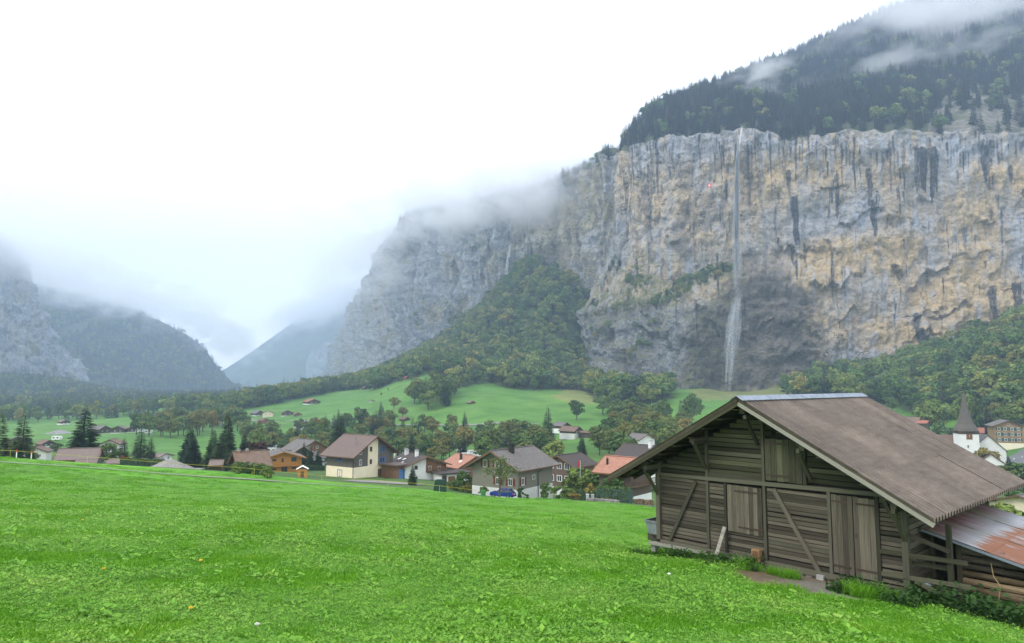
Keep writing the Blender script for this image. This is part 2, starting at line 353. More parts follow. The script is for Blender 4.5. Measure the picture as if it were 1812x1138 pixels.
def rough_rock(G, big, rib, strat, fine, seed, low=0.0, arcs=()):
    Nn = normals(G); s = np.cumsum(np.r_[0, np.linalg.norm(np.diff(G.mean(0), axis=0), axis=1)])[None, :] + 0 * G[..., 0]; z = G[..., 2]
    wx = s + fbm(s / 60, z / 90, 0, 3, seed + 1) * 8
    d = fbm(wx / 95, z / 120, 0, 4, seed) * big
    d += (np.abs(fbm(wx / 42, z / 52, 0, 4, seed + 30, .55)) * 2 - .6) * big * .75 + (np.abs(fbm(wx / 13, z / 17, 0, 4, seed + 31, .6)) * 2 - .6) * fine * .9
    rb = fbm(wx / 17, z / 330, 0, 5, seed + 3, 0.6); d += np.sign(rb) * np.abs(rb)**0.75 * rib * 1.3
    zz = z + 0.16 * s + fbm(s / 70, z / 70, 0, 3, seed + 5) * 18
    q = zz / 34 + fbm(s / 60, z / 40, 0, 3, seed + 7) * .5; st = q % 1.0; mk = sstep(0., .45, fbm(s / 90, z / 60, 0, 3, seed + 8)); d += (np.minimum(st * 1.6, (1 - st) * 7).clip(0, 1) - .5) * strat * .8 * mk
    ck = np.abs(fbm(wx / 40, zz / 22, 0, 5, seed + 9, .6)); d -= sstep(.022, .0, ck) * strat * .55 * sstep(-.2, .3, fbm(s / 50, z / 50, 0, 2, seed + 10))
    d += fbm(wx / 9, z / 15, 0, 5, seed + 11, .65) * fine * 1.4
    ax, ay = proj(G)
    for pts_, dep in arcs:                # overhangs: proud above the line, recessed below it
        qx = [q[0] for q in pts_]; qy = [q[1] for q in pts_]; e = ay + fbm(s / 14, z / 40, 0, 5, seed + 21, .62) * 26 - np.interp(ax, qx, qy); dep = dep * 1.15 * sstep(-.28, .3, fbm(s / 26, z / 60, 0, 3, seed + 24 + len(qx))); w = sstep(qx[0] - 8, qx[0] + 18, ax) * sstep(qx[-1] + 8, qx[-1] - 18, ax)
        d += w * dep * np.where(e < 0, np.exp(e / 22), -np.exp(-e / 26) * sstep(0, 2.5, e))
    if not np.isscalar(low):
        q = (z - .18 * s + fbm(s / 45, z / 50, 0, 4, seed + 22) * 34) / 24; st = q % 1.0; d += low * ((np.minimum(st * 1.5, (1 - st) * 6).clip(0, 1) - .5) * 4.2 * sstep(-.2, .4, fbm(s / 50, z / 40, 0, 3, seed + 25)) + fbm(s / 20, z / 20, 0, 5, seed + 23, .65) * 7.5)
    jag = fbm(s[0] / 22, 0, 0, 4, seed + 13, .6); Gd = G + Nn * d[..., None]; v = np.linspace(0, 1, G.shape[0])[:, None]
    Gd[..., 2] += jag[None, :] * 8 * np.clip(1 - v / .12, 0, 1)
    return Gd, s, d
def cliff_obj(name, label, G, rk, rk2, mat):
    nv, nu = G.shape[:2]; me = mesh_np(name, G.reshape(-1, 3), gridfaces(nv, nu), True, [mat])
    vcol(me, 'rk', rk.reshape(-1, 3)); vcol(me, 'rk2', rk2.reshape(-1, 3) if rk2.ndim == 3 else rk2.reshape(-1, 1) * np.array([[1., 0, 0]]))
    return tag(link(name, me), label, 'cliff', kind='structure')
# main limestone wall with the ledge and the lower buttress
top = [(2080,215,640),(1812,232,702),(1700,234,710),(1600,226,718),(1500,230,728),(1400,243,742),(1310,226,760),(1200,238,780),(1130,250,815),(1097,272,850),(1103,290,1010)]
mid = [(2080,400,645),(1812,400,706),(1700,400,714),(1600,395,722),(1500,390,732),(1400,390,748),(1308,385,768),(1200,380,786),(1125,380,818),(1095,380,850),(1100,400,1000)]
led = [(2080,520,640),(1812,520,698),(1700,505,706),(1600,500,714),(1500,470,724),(1400,450,744),(1306,455,762),(1195,500,786),(1112,482,815),(1078,465,848),(1085,480,960)]
lip = [(2080,540,636),(1812,545,694),(1700,535,702),(1600,530,710),(1500,505,718),(1400,490,726),(1300,490,736),(1190,528,752),(1100,535,778),(1029,552,826),(1036,560,930)]
bot = [(2080,690,625),(1812,660,682),(1700,680,692),(1600,700,700),(1500,715,708),(1400,725,712),(1295,730,716),(1190,730,728),(1105,725,756),(1024,705,806),(1030,700,920)]
CL = [[P(*q) for q in l] for l in (top, mid, led, lip, bot)]
uu = [0, .17, .25, .33, .41, .5, .58, .68, .78, .89, 1]
G = loft(CL, [0, .34, .52, .58, 1], 860, 430, uu)
gx0, gy0 = proj(G)
soft = sstep(1250, 1050, gx0)
ARCS = (([(1420,430),(1440,437),(1499,441),(1556,426),(1575,430)], 3.5), ([(1436,500),(1499,498),(1534,488),(1565,468),(1595,480),(1606,503),(1626,490),(1661,466),(1696,448),(1723,452),(1770,440),(1860,425)], 5.5), ([(1725,392),(1771,382),(1860,368)], 4), ([(1745,332),(1793,341),(1860,345)], 3), ([(1170,440),(1200,425),(1235,372),(1290,338)], 4), ([(1195,330),(1235,305),(1275,262)], 3), ([(1375,335),(1400,292),(1450,262)], 3), ([(1440,330),(1500,318),(1560,330)], 2.5), ([(1590,345),(1660,352),(1700,340)], 2.5), ([(1480,560),(1560,548),(1640,566),(1720,545)], 3.5), ([(1310,455),(1360,440),(1425,452)], 4.5), ([(1600,610),(1650,592),(1690,600)], 3), ([(1330,420),(1380,395),(1440,372)], 3), ([(1480,400),(1540,372),(1600,384),(1650,405)], 3), ([(1110,400),(1150,382),(1190,395)], 2.5), ([(1640,560),(1700,525),(1790,508)], 3.5), ([(1225,560),(1290,600),(1380,570),(1455,600)], 4), ([(1040,600),(1110,575),(1200,610)], 3.5))
G, cs, cd_ = rough_rock(G, 12, 4.0, 3.4, 2.0, 21, sstep(490, 550, gy0 + fbm(gx0 / 40, gy0 / 40, 0, 3, 2) * 30) * sstep(1480, 1430, gx0), ARCS)
MAING = G
mx, my = proj(G); zz = G[..., 2]
n1 = fbm(cs / 30, zz / 30, 0, 4, 31); n2 = fbm(cs / 7, zz / 60, 0, 4, 33); n3 = fbm(cs / 120, zz / 90, 0, 3, 35)
warm = np.clip(0.76 + n3 * 1.5 + n1 * 0.5, 0, 1)
warm *= 1 - 0.55 * sstep(300, 245, my) * (n2 > -0.3)
warm *= 1 - 0.85 * sstep(1060, 1020, my * 0 + mx - (my - 500) * 0.0) 
low = sstep(520, 560, my) * sstep(1330, 1240, mx); warm *= 1 - 0.8 * low; warm *= 1 - .2 * sstep(1330, 1250, mx)
warm *= 1 - 0.75 * sstep(600, 650, my + n1 * 20) * sstep(1440, 1480, mx) * sstep(1640, 1560, mx)
warm *= 1 - 0.6 * sstep(1740, 1800, mx + n1 * 40) * sstep(330, 380, my) * sstep(520, 470, my)
stain = np.zeros_like(zz); nv5 = fbm(cs / 3.0, zz / 60, 0, 4, 41, .6)
for px, y0, y1, w, k in ((1385,268,305,9,.6),(1395,300,345,6,.8),(1406,345,430,9,1),(1402,430,475,5,.9),(1424,440,470,4,.7),(1478,310,385,7,.9),(1468,315,360,5,.7),
        (1537,300,370,7,.9),(1546,350,420,7,1),(1620,255,340,6,.8),(1632,262,345,10,1),(1648,262,350,8,1),(1656,270,340,5,.9),(1742,258,325,9,1),(1752,258,300,9,.8),(1787,292,330,6,.8),
        (1706,405,440,6,.7),(1640,440,510,4,.6),(1622,560,600,9,.9),(1633,590,640,12,1),(1614,570,600,5,.7),(1757,500,580,10,.9),(1800,500,560,12,.9),(1765,345,385,5,.7),(1340,250,370,9,.6),(1322,300,380,6,.6),
        (1146,300,430,5,.75),(1141,330,500,5,.6),(1105,300,420,5,.7),(1112,280,400,4,.6),(1228,430,470,3,.6),(1215,300,340,4,.5),(1600,250,330,4,.5),(1575,250,300,4,.4),(1700,250,290,5,.45),(1518,250,310,5,.4),(1425,250,300,4,.4),(1255,300,350,3,.4),(1430,520,640,5,.5),(1770,560,620,8,.8)):
    wob = px + n1 * 5 + (my - y0) * 0.05
    s_ = np.exp(-((mx - wob) / (w * 0.95 * (1.15 - 0.5 * sstep(y0, y1, my))))**2 * 1.3) * sstep(y0 - 6, y0 + 3, my + n2 * 12) * sstep(y1 + 12, y1 - 14, my + n2 * 26)
    stain = np.maximum(stain, k * sstep(0.3, 0.8, s_ * (1.25 + .8 * nv5) + 0.12 * n2))
stain = np.maximum(stain, sstep(0.3, 0.55, n2) * sstep(-0.1, 0.3, n3 + n1 * .5) * 0.8 * sstep(470, 400, my))
def streaks(n, seed, x0, x1, wmin, wmax, kmin, kmax, rim):
    rg = np.random.default_rng(seed); out = np.zeros_like(zz); colx = mx[mx.shape[0] // 3]
    cl = rg.uniform(x0, x1, 26)
    for i in range(n):
        px = cl[rg.integers(26)] + rg.normal(0, 14) if rg.random() < .65 else rg.uniform(x0, x1)
        y0 = rg.uniform(236, 268) if rg.random() < rim else rg.uniform(260, 560); L = rg.uniform(18, 60) * (1 + 1.3 * (rg.random() < .3)); w = rg.uniform(wmin, wmax); k = rg.uniform(kmin, kmax)
        ci = np.nonzero(np.abs(colx - px) < 26)[0]
        if not len(ci): continue
        a, b = ci[0], ci[-1] + 1; X = mx[:, a:b]; Yv = my[:, a:b]; t_ = (Yv - y0) / L
        f = np.exp(-((X - px - n1[:, a:b] * 3 - (Yv - y0) * .03) / (w * (1.2 - .8 * t_.clip(0, 1))))**2) * sstep(-.06, .06, t_) * sstep(1.05, .4, t_) * k
        out[:, a:b] = np.maximum(out[:, a:b], f)
    return out
stain = np.maximum(stain * .92, streaks(420, 5, 1095, 1830, .9, 3.6, .35, .95, .5))
pale = streaks(150, 6, 1095, 1830, 2.0, 6.0, .3, .9, .8)
crk = np.abs(fbm(cs / 38, (zz + 0.25 * cs) / 17, 0, 5, 37)); stain = np.maximum(stain, sstep(0.035, 0.008, crk) * sstep(-0.1, 0.25, n1) * 0.8)
n4 = fbm(cs / 12, zz / 16, 0, 4, 39)
def softpoly(poly, amp):
    a = 0
    for i in range(9): a = a + inpoly(mx + n1 * 34 + n4 * 22 + amp * math.cos(i * .7) * (i / 8), my + n2 * 20 + n4 * 16 + amp * math.sin(i * .7) * (i / 8), poly)
    return a / 9.0
wet = softpoly([(1300,480),(1345,450),(1400,480),(1430,540),(1455,600),(1462,670),(1440,700),(1215,705),(1185,640),(1210,580),(1250,530)], 26)
wet = np.maximum(wet, sstep(525, 560, my + n4 * 20) * sstep(1210, 1160, mx) * (.15 + .35 * sstep(-.2, .3, n1)))
wet = np.maximum(wet, softpoly([(1310,236),(1345,260),(1352,340),(1335,385),(1318,360)], 10) * 0.5)
wet = np.maximum(wet, softpoly([(1195,290),(1270,240),(1262,300),(1215,330)], 10) * 0.4)
wet = np.maximum(wet, softpoly([(1180,430),(1250,340),(1290,350),(1240,430),(1200,460)], 10) * 0.5)
up = np.clip(normals(G)[..., 2], -1, 1)
moss = sstep(0.25, 0.6, up + n1 * 0.25) * sstep(1330, 1290, mx) * (my > 440) * 0.9
moss = np.maximum(moss, sstep(0, 0.35, n1 - np.abs(my - np.interp(mx, [1020, 1100, 1190, 1290, 1400], [560, 540, 515, 480, 520])) / 60) * sstep(1330, 1270, mx))
moss = np.maximum(moss, sstep(0.1, 0.4, n1) * sstep(600, 640, my) * sstep(1300, 1180, mx) * 0.4)
cliff_obj('cliff_wall', 'tall ochre and grey limestone wall streaked black, behind the village', G, np.stack([warm, stain, moss], -1), np.stack([wet, pale, wet * 0], -1), ROCK)
# receding wall beyond the corner
c2 = [(1135,322,905,1130,60,890),(1060,312,935,1055,60,925),(1000,300,975,1000,80,960),(945,298,1070,948,130,1040),(905,298,1080,905,120,1060),(860,298,1105,858,60,1085),(780,298,1165,776,40,1140),(712,298,1235,702,20,1215),(696,296,1330,676,10,1290),(668,298,1650,640,0,1600),(636,285,2200,600,-10,2150),(612,268,2700,570,-20,2640),(625,200,2900,600,-20,2900)]
G = loft([[Pz(a, z, Y) for a, z, Y, *_ in c2], [Pz((a + b) / 2 - 2, (z + w) / 2, (Y + V) / 2 + 6) for a, z, Y, b, w, V in c2], [Pz(b, w - 40, V) for *_, b, w, V in c2]], [0, .5, 1], 620, 260)
G, cs, _d = rough_rock(G, 17, 17, 5.0, 2.4, 57, .12 + 0 * G[..., 0]); mx, my = proj(G); zz = G[..., 2]; W2 = G
n1 = fbm(cs / 40, zz / 40, 0, 4, 61); n2 = fbm(cs / 8, zz / 70, 0, 4, 63)
warm = np.clip(0.25 + sstep(930, 1000, mx) * 0.6 * sstep(540, 420, my) + n1 * 0.8, 0, 1); stain = sstep(0.25, 0.6, n2) * 0.8 * sstep(560, 480, my)
stain = np.maximum(stain, inpoly(mx + n1 * 10, my, [(885,400),(905,395),(935,520),(890,520)]) * 0.35)
moss = sstep(0.15, 0.5, normals(G)[..., 2] + n1 * 0.4) * 0.8
wet2 = np.maximum(stain * 0, inpoly(mx + n1 * 10, my + n2 * 8, [(945,440),(1000,425),(1003,500),(950,515)]) * 0.6)
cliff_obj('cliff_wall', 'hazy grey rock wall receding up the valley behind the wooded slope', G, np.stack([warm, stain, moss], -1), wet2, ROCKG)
# left valley wall
c3 = [(-420,350,1250,-420,30,1200),(-150,350,1400,-150,20,1370),(-40,345,1470,-40,10,1450),(0,330,1500,5,5,1480),(40,292,1545,60,0,1520),(58,250,1580,72,10,1550),(80,165,1610,98,15,1580),(106,95,1650,128,15,1625),(150,40,1750,165,10,1700)]
G = loft([[Pz(a, z, Y) for a, z, Y, *_ in c3], [Pz(b, w - 50, V) for *_, b, w, V in c3]], [0, 1], 300, 200)
G, cs, _d = rough_rock(G, 14, 9, 4, 3, 77); mx, my = proj(G); zz = G[..., 2]
n1 = fbm(cs / 40, zz / 40, 0, 4, 71); n2 = fbm(cs / 9, zz / 80, 0, 4, 73)
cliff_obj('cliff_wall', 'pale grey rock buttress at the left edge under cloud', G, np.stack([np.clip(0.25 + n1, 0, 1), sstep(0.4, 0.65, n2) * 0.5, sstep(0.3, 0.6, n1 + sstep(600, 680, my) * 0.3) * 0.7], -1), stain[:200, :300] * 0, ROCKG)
# ------------------------------------------------------------------ wooded mountain sides
FLOOR = plain('forest_floor', (0.045, 0.058, 0.024), 0.4, 0.05, kind='World', rnd=0)
SCREE = [(1640,240),(1645,200),(1690,150),(1740,150),(1760,190),(1800,160),(1830,180),(1830,240)]
t = NT('wood_floor_and_scree'); w = t.coord('World'); n = t.noise(w, .12, 5, .65); sp = t.attr('rk').outputs['Fac']; n2_ = t.noise(w, .03, 4, .6)
c = t.mix(t.math('MULTIPLY', sp, t.ramp(n2_, [(.35, .2), (.55, 1.)]), clamp=True), t.ramp(n, [(.3, (.03, .042, .018)), (.7, (.075, .085, .035))]), t.ramp(n, [(.3, (.07, .07, .05)), (.7, (.21, .195, .165))])); SLOPE = t.done(c, .9, .2)
def hill(name, label, lines, vv, nu, nv, amp, seed, mat=FLOOR, uu=None):
    G = loft(lines, vv, nu, nv, uu); x, y = G[..., 0], G[..., 1]
    G[..., 2] += fbm(x / 130, y / 130, 0, 5, seed) * amp * np.clip(np.linspace(0, 1, nv)[:, None] * 12, 0, 1)
    me = mesh_np(name, G.reshape(-1, 3), gridfaces(nv, nu), True, [mat])
    hx, hy = proj(G); rk = np.repeat((inpoly(hx, hy, SCREE) & (x > 100)).reshape(-1, 1) * 1.0, 3, 1); vcol(me, 'rk', rk)
    o = tag(link(name, me), label, 'mountain', kind='structure'); return G
rdg = [(2080,-130,1700),(1812,-62,1600),(1700,-20,1520),(1600,18,1440),(1500,58,1350),(1400,104,1240),(1310,132,1130),(1200,178,1000),(1145,214,925),(1100,266,862)]
_ut = np.linspace(0, .89, 120); _ui = (_ut * (MAING.shape[1] - 1)).astype(int); _rim = MAING[4, _ui] + np.array([0, 0, -1.0])
_rd = np.array([P(*q) for q in rdg]); _rd = np.stack([np.interp(_ut, uu[:10], _rd[:, c]) for c in range(3)], 1); _rb = np.array([P(q[0], q[1] + 30, q[2] + 250) for q in rdg]); _rb = np.stack([np.interp(_ut, uu[:10], _rb[:, c]) for c in range(3)], 1)
HR = hill('mountain_side', 'steep wooded slope above the cliff rim with drifting cloud', [_rim, _rd, _rb], [0, .8, 1], 300, 220, 16, 91, mat=SLOPE)
_r2 = W2[3, (np.linspace(0, .76, 90) * (W2.shape[1] - 1)).astype(int)] + np.array([0, 0, -1.0])
H2 = hill('mountain_side', 'cloud covered wooded slope above the receding rock wall', [_r2, _r2 + np.array([40, 150, 45])], [0, 1], 160, 60, 18, 93)
lr = [(-300,470,2400),(-100,480,2450),(80,505,2480),(200,535,2520),(280,566,2560),(330,592,2620),(362,616,2680),(385,650,2720),(410,676,2760),(455,700,2800)]
lb = [(-300,705,1450),(-100,705,1550),(80,702,1750),(200,704,1900),(280,706,2050),(330,707,2150),(362,707,2250),(385,707,2350),(410,707,2500),(455,707,2640)]
HL = hill('mountain_side', 'blue wooded mountain spur left of the valley end', [[P(*q) for q in lr], [(P(*a) * .5 + P(*b) * .5) + np.array([0, 0, -25]) for a, b in zip(lr, lb)], [P(*q) - np.array([0, 0, 12]) for q in lb]], [0, .5, 1], 200, 160, 26, 95)
fr = [(300,690,5200),(360,668,5100),(400,652,5000),(440,626,5000),(480,598,5000),(530,562,5000),(600,528,5000),(720,470,5000)]
HF = hill('mountain_side', 'faint blue mountain closing the far end of the valley', [[P(*q) for q in fr], [P(q[0], 712, q[2] - 1200) for q in fr]], [0, 1], 120, 70, 60, 97)
G = loft([[P(*q) for q in ((540,640,3700),(556,615,3650),(585,604,3600),(640,600,3500))], [P(*q) for q in ((541,705,3650),(552,705,3600),(590,705,3560),(640,705,3450))]], [0, 1], 80, 60)
G, cs, _d = rough_rock(G, 14, 8, 4, 3, 101); o_ = np.zeros(G.shape[:2])
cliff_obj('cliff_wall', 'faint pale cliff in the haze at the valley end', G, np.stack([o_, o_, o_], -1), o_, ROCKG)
# ================================================================== TREES
def leafmat(name, stops, rough=0.75, trans=0.0):
    t = NT(name); r = t.rand(); w = t.coord('Object')
    col = t.ramp(r, stops)
    n = t.noise(w, 7.0, 3, 0.6); col = t.mix(1.0, col, t.ramp(n, [(0.3, 0.75), (0.7, 1.25)]), 'MULTIPLY')
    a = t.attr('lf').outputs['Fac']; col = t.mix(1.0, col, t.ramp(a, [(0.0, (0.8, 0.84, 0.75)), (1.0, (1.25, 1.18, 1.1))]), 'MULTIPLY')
    return t.done(col, rough, 0.2)
BARK = plain('bark', (0.085, 0.07, 0.055), 0.4, 8)
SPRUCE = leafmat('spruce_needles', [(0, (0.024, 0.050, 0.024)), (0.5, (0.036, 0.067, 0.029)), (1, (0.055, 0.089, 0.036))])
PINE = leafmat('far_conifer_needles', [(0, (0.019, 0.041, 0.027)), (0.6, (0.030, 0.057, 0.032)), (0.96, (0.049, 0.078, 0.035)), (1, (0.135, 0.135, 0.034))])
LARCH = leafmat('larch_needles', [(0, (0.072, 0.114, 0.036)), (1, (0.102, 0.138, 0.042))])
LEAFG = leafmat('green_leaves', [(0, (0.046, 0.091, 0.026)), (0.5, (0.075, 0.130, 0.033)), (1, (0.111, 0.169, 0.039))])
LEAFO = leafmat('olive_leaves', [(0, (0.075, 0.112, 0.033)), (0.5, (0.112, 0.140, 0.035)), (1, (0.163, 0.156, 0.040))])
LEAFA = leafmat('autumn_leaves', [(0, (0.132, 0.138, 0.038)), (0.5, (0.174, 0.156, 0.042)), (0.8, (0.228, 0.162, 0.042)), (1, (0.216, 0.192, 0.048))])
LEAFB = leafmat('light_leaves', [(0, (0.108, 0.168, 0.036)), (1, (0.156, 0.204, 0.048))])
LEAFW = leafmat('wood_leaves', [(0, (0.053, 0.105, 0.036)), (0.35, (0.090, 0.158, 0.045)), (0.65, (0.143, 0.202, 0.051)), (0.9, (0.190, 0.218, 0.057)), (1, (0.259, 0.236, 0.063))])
def quads_mesh(name, V, mat, lf=None):
    V = np.asarray(V, float); n = len(V); F = np.arange(n * 4).reshape(n, 4)
    me = mesh_np(name, V.reshape(-1, 3), F, False, [mat])
    if lf is not None:
        a = me.attributes.new('lf', 'FLOAT', 'POINT'); a.data.foreach_set('value', np.repeat(np.asarray(lf, np.float32), 4))
    return me
def conifer(name, seed, levels, nb, mat, Rr=0.19, sprigs=4, z0=0.07, droop=0.32, thin=0.0, wb=0.26):
    rg = np.random.default_rng(seed); Q = []; lf = []
    for i in range(levels):
        z = z0 + (0.985 - z0) * (i / (levels - 1))**0.92; rad = Rr * (1 - z)**0.8 * (1.0 if z > 0.14 else 0.85) + 0.006
        k = max(4, int(nb * (0.55 + 0.45 * (1 - z)))); a0 = rg.uniform(0, 6.28)
        for j in range(k):
            if rg.random() < thin: continue
            a = a0 + j * 6.283 / k + rg.normal(0, 0.22); L = rad * rg.uniform(0.68, 1.15); zz = z + rg.normal(0, 0.007)
            d = np.array([math.cos(a), math.sin(a), 0]); s = np.array([-d[1], d[0], 0]); dr = droop * (1 - 0.75 * z)
            def pt(t): return d * L * t + np.array([0, 0, zz - dr * L * t * (0.7 + 0.5 * t) + 0.12 * L * t**3])
            w = L * wb
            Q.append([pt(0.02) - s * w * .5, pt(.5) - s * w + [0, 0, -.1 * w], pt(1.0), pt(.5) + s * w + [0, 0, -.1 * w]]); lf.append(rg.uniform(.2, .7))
            for q in range(sprigs):
                t = 0.3 + 0.65 * (q + rg.random()) / sprigs; b = pt(t)
                for sg in (-1, 1):
                    sl_ = L * (0.50 - 0.22 * t) * rg.uniform(.7, 1.2); e = b + (d * .65 + s * sg * .75) * sl_ + np.array([0, 0, -sl_ * rg.uniform(.15, .6)])
                    m = (b + e) / 2; wv = d * sl_ * .36
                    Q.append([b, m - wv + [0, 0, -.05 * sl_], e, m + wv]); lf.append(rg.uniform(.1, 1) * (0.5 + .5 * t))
    return quads_mesh(name, Q, mat, lf)
def broadleaf(name, seed, mat, clumps=22, leaves=80, size=0.036, w=0.36, h0=0.22, flat=1.0):
    rg = np.random.default_rng(seed); C = []; Q = []; lf = []
    while len(C) < clumps:
        p = rg.uniform(-1, 1, 3)
        if np.dot(p, p) > 1: continue
        t = (p[2] + 1) / 2; ww = w * (0.75 + 0.35 * math.sin(math.pi * min(1, t * 1.05)))
        C.append(np.array([p[0] * ww * .85, p[1] * ww * .85, h0 + (0.93 - h0) * (0.06 + 0.94 * t)]))
    for c in C:
        r = rg.uniform(0.10, 0.19) * (1.0 if c[2] < .8 else .8)
        n = int(leaves * (r / 0.14)**2)
        v = rg.normal(size=(n, 3)); v /= np.linalg.norm(v, axis=1)[:, None]; v[:, 2] = np.where(v[:, 2] < -0.35, -v[:, 2], v[:, 2])
        pos = c + v * r * rg.uniform(0.6, 1.08, (n, 1)) * np.array([1, 1, .85])
        for q in range(n):
            nn = v[q] + rg.normal(0, .55, 3); nn /= np.linalg.norm(nn); a = np.cross(nn, rg.normal(size=3)); a /= np.linalg.norm(a); b = np.cross(nn, a)
            s = size * rg.uniform(.6, 1.4); p = pos[q]
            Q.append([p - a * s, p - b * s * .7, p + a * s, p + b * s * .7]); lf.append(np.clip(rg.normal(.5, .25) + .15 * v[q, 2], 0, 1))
    return quads_mesh(name, Q, mat, lf), C
def trunk_mesh(name, C=None, r=0.022, top=0.9, seed=0):
    rg = random.Random(seed); m = MB(); pts = [(0, 0, -0.03)]
    for i in range(1, 5): pts.append((rg.gauss(0, .008), rg.gauss(0, .008), top * i / 4))
    for i in range(4): m.tube(pts[i], pts[i + 1], r * (1.15 - .25 * i), r * (1.15 - .25 * (i + 1)) + .002, 7, cap=False)
    if C is not None:
        for c in C[::2]:
            z = max(0.16, c[2] - 0.5 * math.hypot(c[0], c[1]) - .1); k = min(3, int(z / top * 4)); m.tube((0, 0, z), tuple(c), r * .38, r * .1, 5, cap=False)
    return m.mesh(name, BARK)
def join_mesh(name, parts):
    V = []; F = []; MI = []; mats = []; off = 0; LF = []
    for me in parts:
        n = len(me.vertices); v = np.empty(n * 3, np.float32); me.vertices.foreach_get('co', v); V.append(v.reshape(-1, 3))
        for p in me.polygons: F.append([off + i for i in p.vertices]); MI.append(len(mats))
        l = np.full(n, 0.5, np.float32)
        if 'lf' in me.attributes: me.attributes['lf'].data.foreach_get('value', l)
        LF.append(l); mats.append(me.materials[0]); off += n
    me = bpy.data.meshes.new(name); me.from_pydata(np.concatenate(V).tolist(), [], F)
    for m in mats: me.materials.append(m)
    me.polygons.foreach_set('material_index', MI); a = me.attributes.new('lf', 'FLOAT', 'POINT'); a.data.foreach_set('value', np.concatenate(LF)); me.update(); return me
LIBN = [0]
def library(meshes):
    c = bpy.data.collections.new('library_%d' % LIBN[0]); LIBN[0] += 1
    for i, m in enumerate(meshes): c.objects.link(bpy.data.objects.new('%03d_%s' % (i, m.name), m))
    return c
def scatter(name, label, cat, pts, scale, rot, idx, lib):
    n = len(pts); me = bpy.data.meshes.new(name); me.vertices.add(n); me.vertices.foreach_set('co', np.asarray(pts, np.float32).ravel())
    sc_ = np.asarray(scale, np.float32); sc_ = sc_ if sc_.ndim == 2 else np.repeat(sc_[:, None], 3, 1)
    for nm, ty, key, val in (('sc', 'FLOAT_VECTOR', 'vector', sc_), ('ro', 'FLOAT_VECTOR', 'vector', np.asarray(rot, np.float32)), ('ix', 'INT', 'value', np.asarray(idx, np.int32))):
        a = me.attributes.new(nm, ty, 'POINT'); a.data.foreach_set(key, val.ravel())
    ng = bpy.data.node_groups.new(name, 'GeometryNodeTree')
    ng.interface.new_socket('Geometry', in_out='INPUT', socket_type='NodeSocketGeometry'); ng.interface.new_socket('Geometry', in_out='OUTPUT', socket_type='NodeSocketGeometry')
    N = ng.nodes; gi = N.new('NodeGroupInput'); go = N.new('NodeGroupOutput'); ci = N.new('GeometryNodeCollectionInfo'); ci.inputs[0].default_value = lib
    ci.inputs[1].default_value = True; ci.inputs[2].default_value = True
    ip = N.new('GeometryNodeInstanceOnPoints'); ip.inputs['Pick Instance'].default_value = True
    def at(nm, ty):
        a = N.new('GeometryNodeInputNamedAttribute'); a.data_type = ty; a.inputs[0].default_value = nm; return a.outputs[0]
    er = N.new('FunctionNodeEulerToRotation'); L = ng.links
    L.new(gi.outputs[0], ip.inputs['Points']); L.new(ci.outputs[0], ip.inputs['Instance']); L.new(at('ix', 'INT'), ip.inputs['Instance Index'])
    L.new(at('ro', 'FLOAT_VECTOR'), er.inputs[0]); L.new(er.outputs[0], ip.inputs['Rotation']); L.new(at('sc', 'FLOAT_VECTOR'), ip.inputs['Scale']); L.new(ip.outputs[0], go.inputs[0])
    o = tag(link(name, me), label, cat, kind='stuff'); md = o.modifiers.new('scatter', 'NODES'); md.node_group = ng; return o
TK = trunk_mesh('trunk_plain', None, 0.014, 0.8)
FOREST = []
for k in range(3): FOREST.append(join_mesh('far_conifer', [conifer('fc', 100 + k, 18, 8, PINE, 0.155 + .02 * k, 2, 0.08), TK]))
for k in range(4):
    cm, C_ = broadleaf('fb', 200 + k, LEAFW, 17, 62, 0.04, 0.34 + .06 * (k % 2), 0.16)
    FOREST.append(join_mesh('far_broadleaf', [cm, trunk_mesh('ft', C_, 0.018, .7, k)]))
FLIB = library(FOREST)
RG = np.random.default_rng(4242)
def forest_ground(name, label, poly, y0, y1, spacing, hmin, hmax, conif, skip=()):
    xs = [(p[0] - 906) / FPX for p in poly]; x0 = min(min(xs) * y0, min(xs) * y1); x1 = max(max(xs) * y0, max(xs) * y1)
    X, Y = np.meshgrid(np.arange(x0, x1, spacing), np.arange(y0, y1, spacing)); X = X.ravel() + RG.uniform(-.5, .5, X.size) * spacing; Y = Y.ravel() + RG.uniform(-.5, .5, Y.size) * spacing
    q = proj(np.stack([X, Y, np.zeros_like(X)], -1))[0]; k = (q > min(p[0] for p in poly) - 30) & (q < max(p[0] for p in poly) + 30); X, Y = X[k], Y[k]
    pts = np.stack([X, Y, hz(X, Y)], -1); a, b = proj(pts); k = inpoly(a, b, poly)
    for s in skip: k &= ~inpoly(a, b, s)
    pts = pts[k]; forest_pts(name, label, pts, hmin, hmax, conif)
def forest_pts(name, label, pts, hmin, hmax, conif):
    n = len(pts); h = RG.uniform(hmin, hmax, n); cn = fbm(pts[:, 0] / 60, pts[:, 1] / 60, 0, 3, 12) * 0.5 + 0.5
    isc = RG.random(n) < np.clip(conif + (cn - .5) * 1.2 * min(conif, 1 - conif) * 2, 0, 1)
    idx = np.where(isc, RG.integers(0, 3, n), RG.integers(3, 7, n)); h = h * np.where(isc, 1.15, 0.85)
    pts = pts.copy(); pts[:, 2] -= 0.4
    rot = np.zeros((n, 3)); rot[:, 2] = RG.uniform(0, 6.28, n); rot[:, :2] = RG.normal(0, .03, (n, 2))
    w = np.where(isc, RG.uniform(.85, 1.3, n), RG.uniform(.95, 1.35, n)); s = np.stack([h * w, h * w, h], -1)
    scatter(name, label, 'forest', pts, s, rot, idx, FLIB); print(name, n)
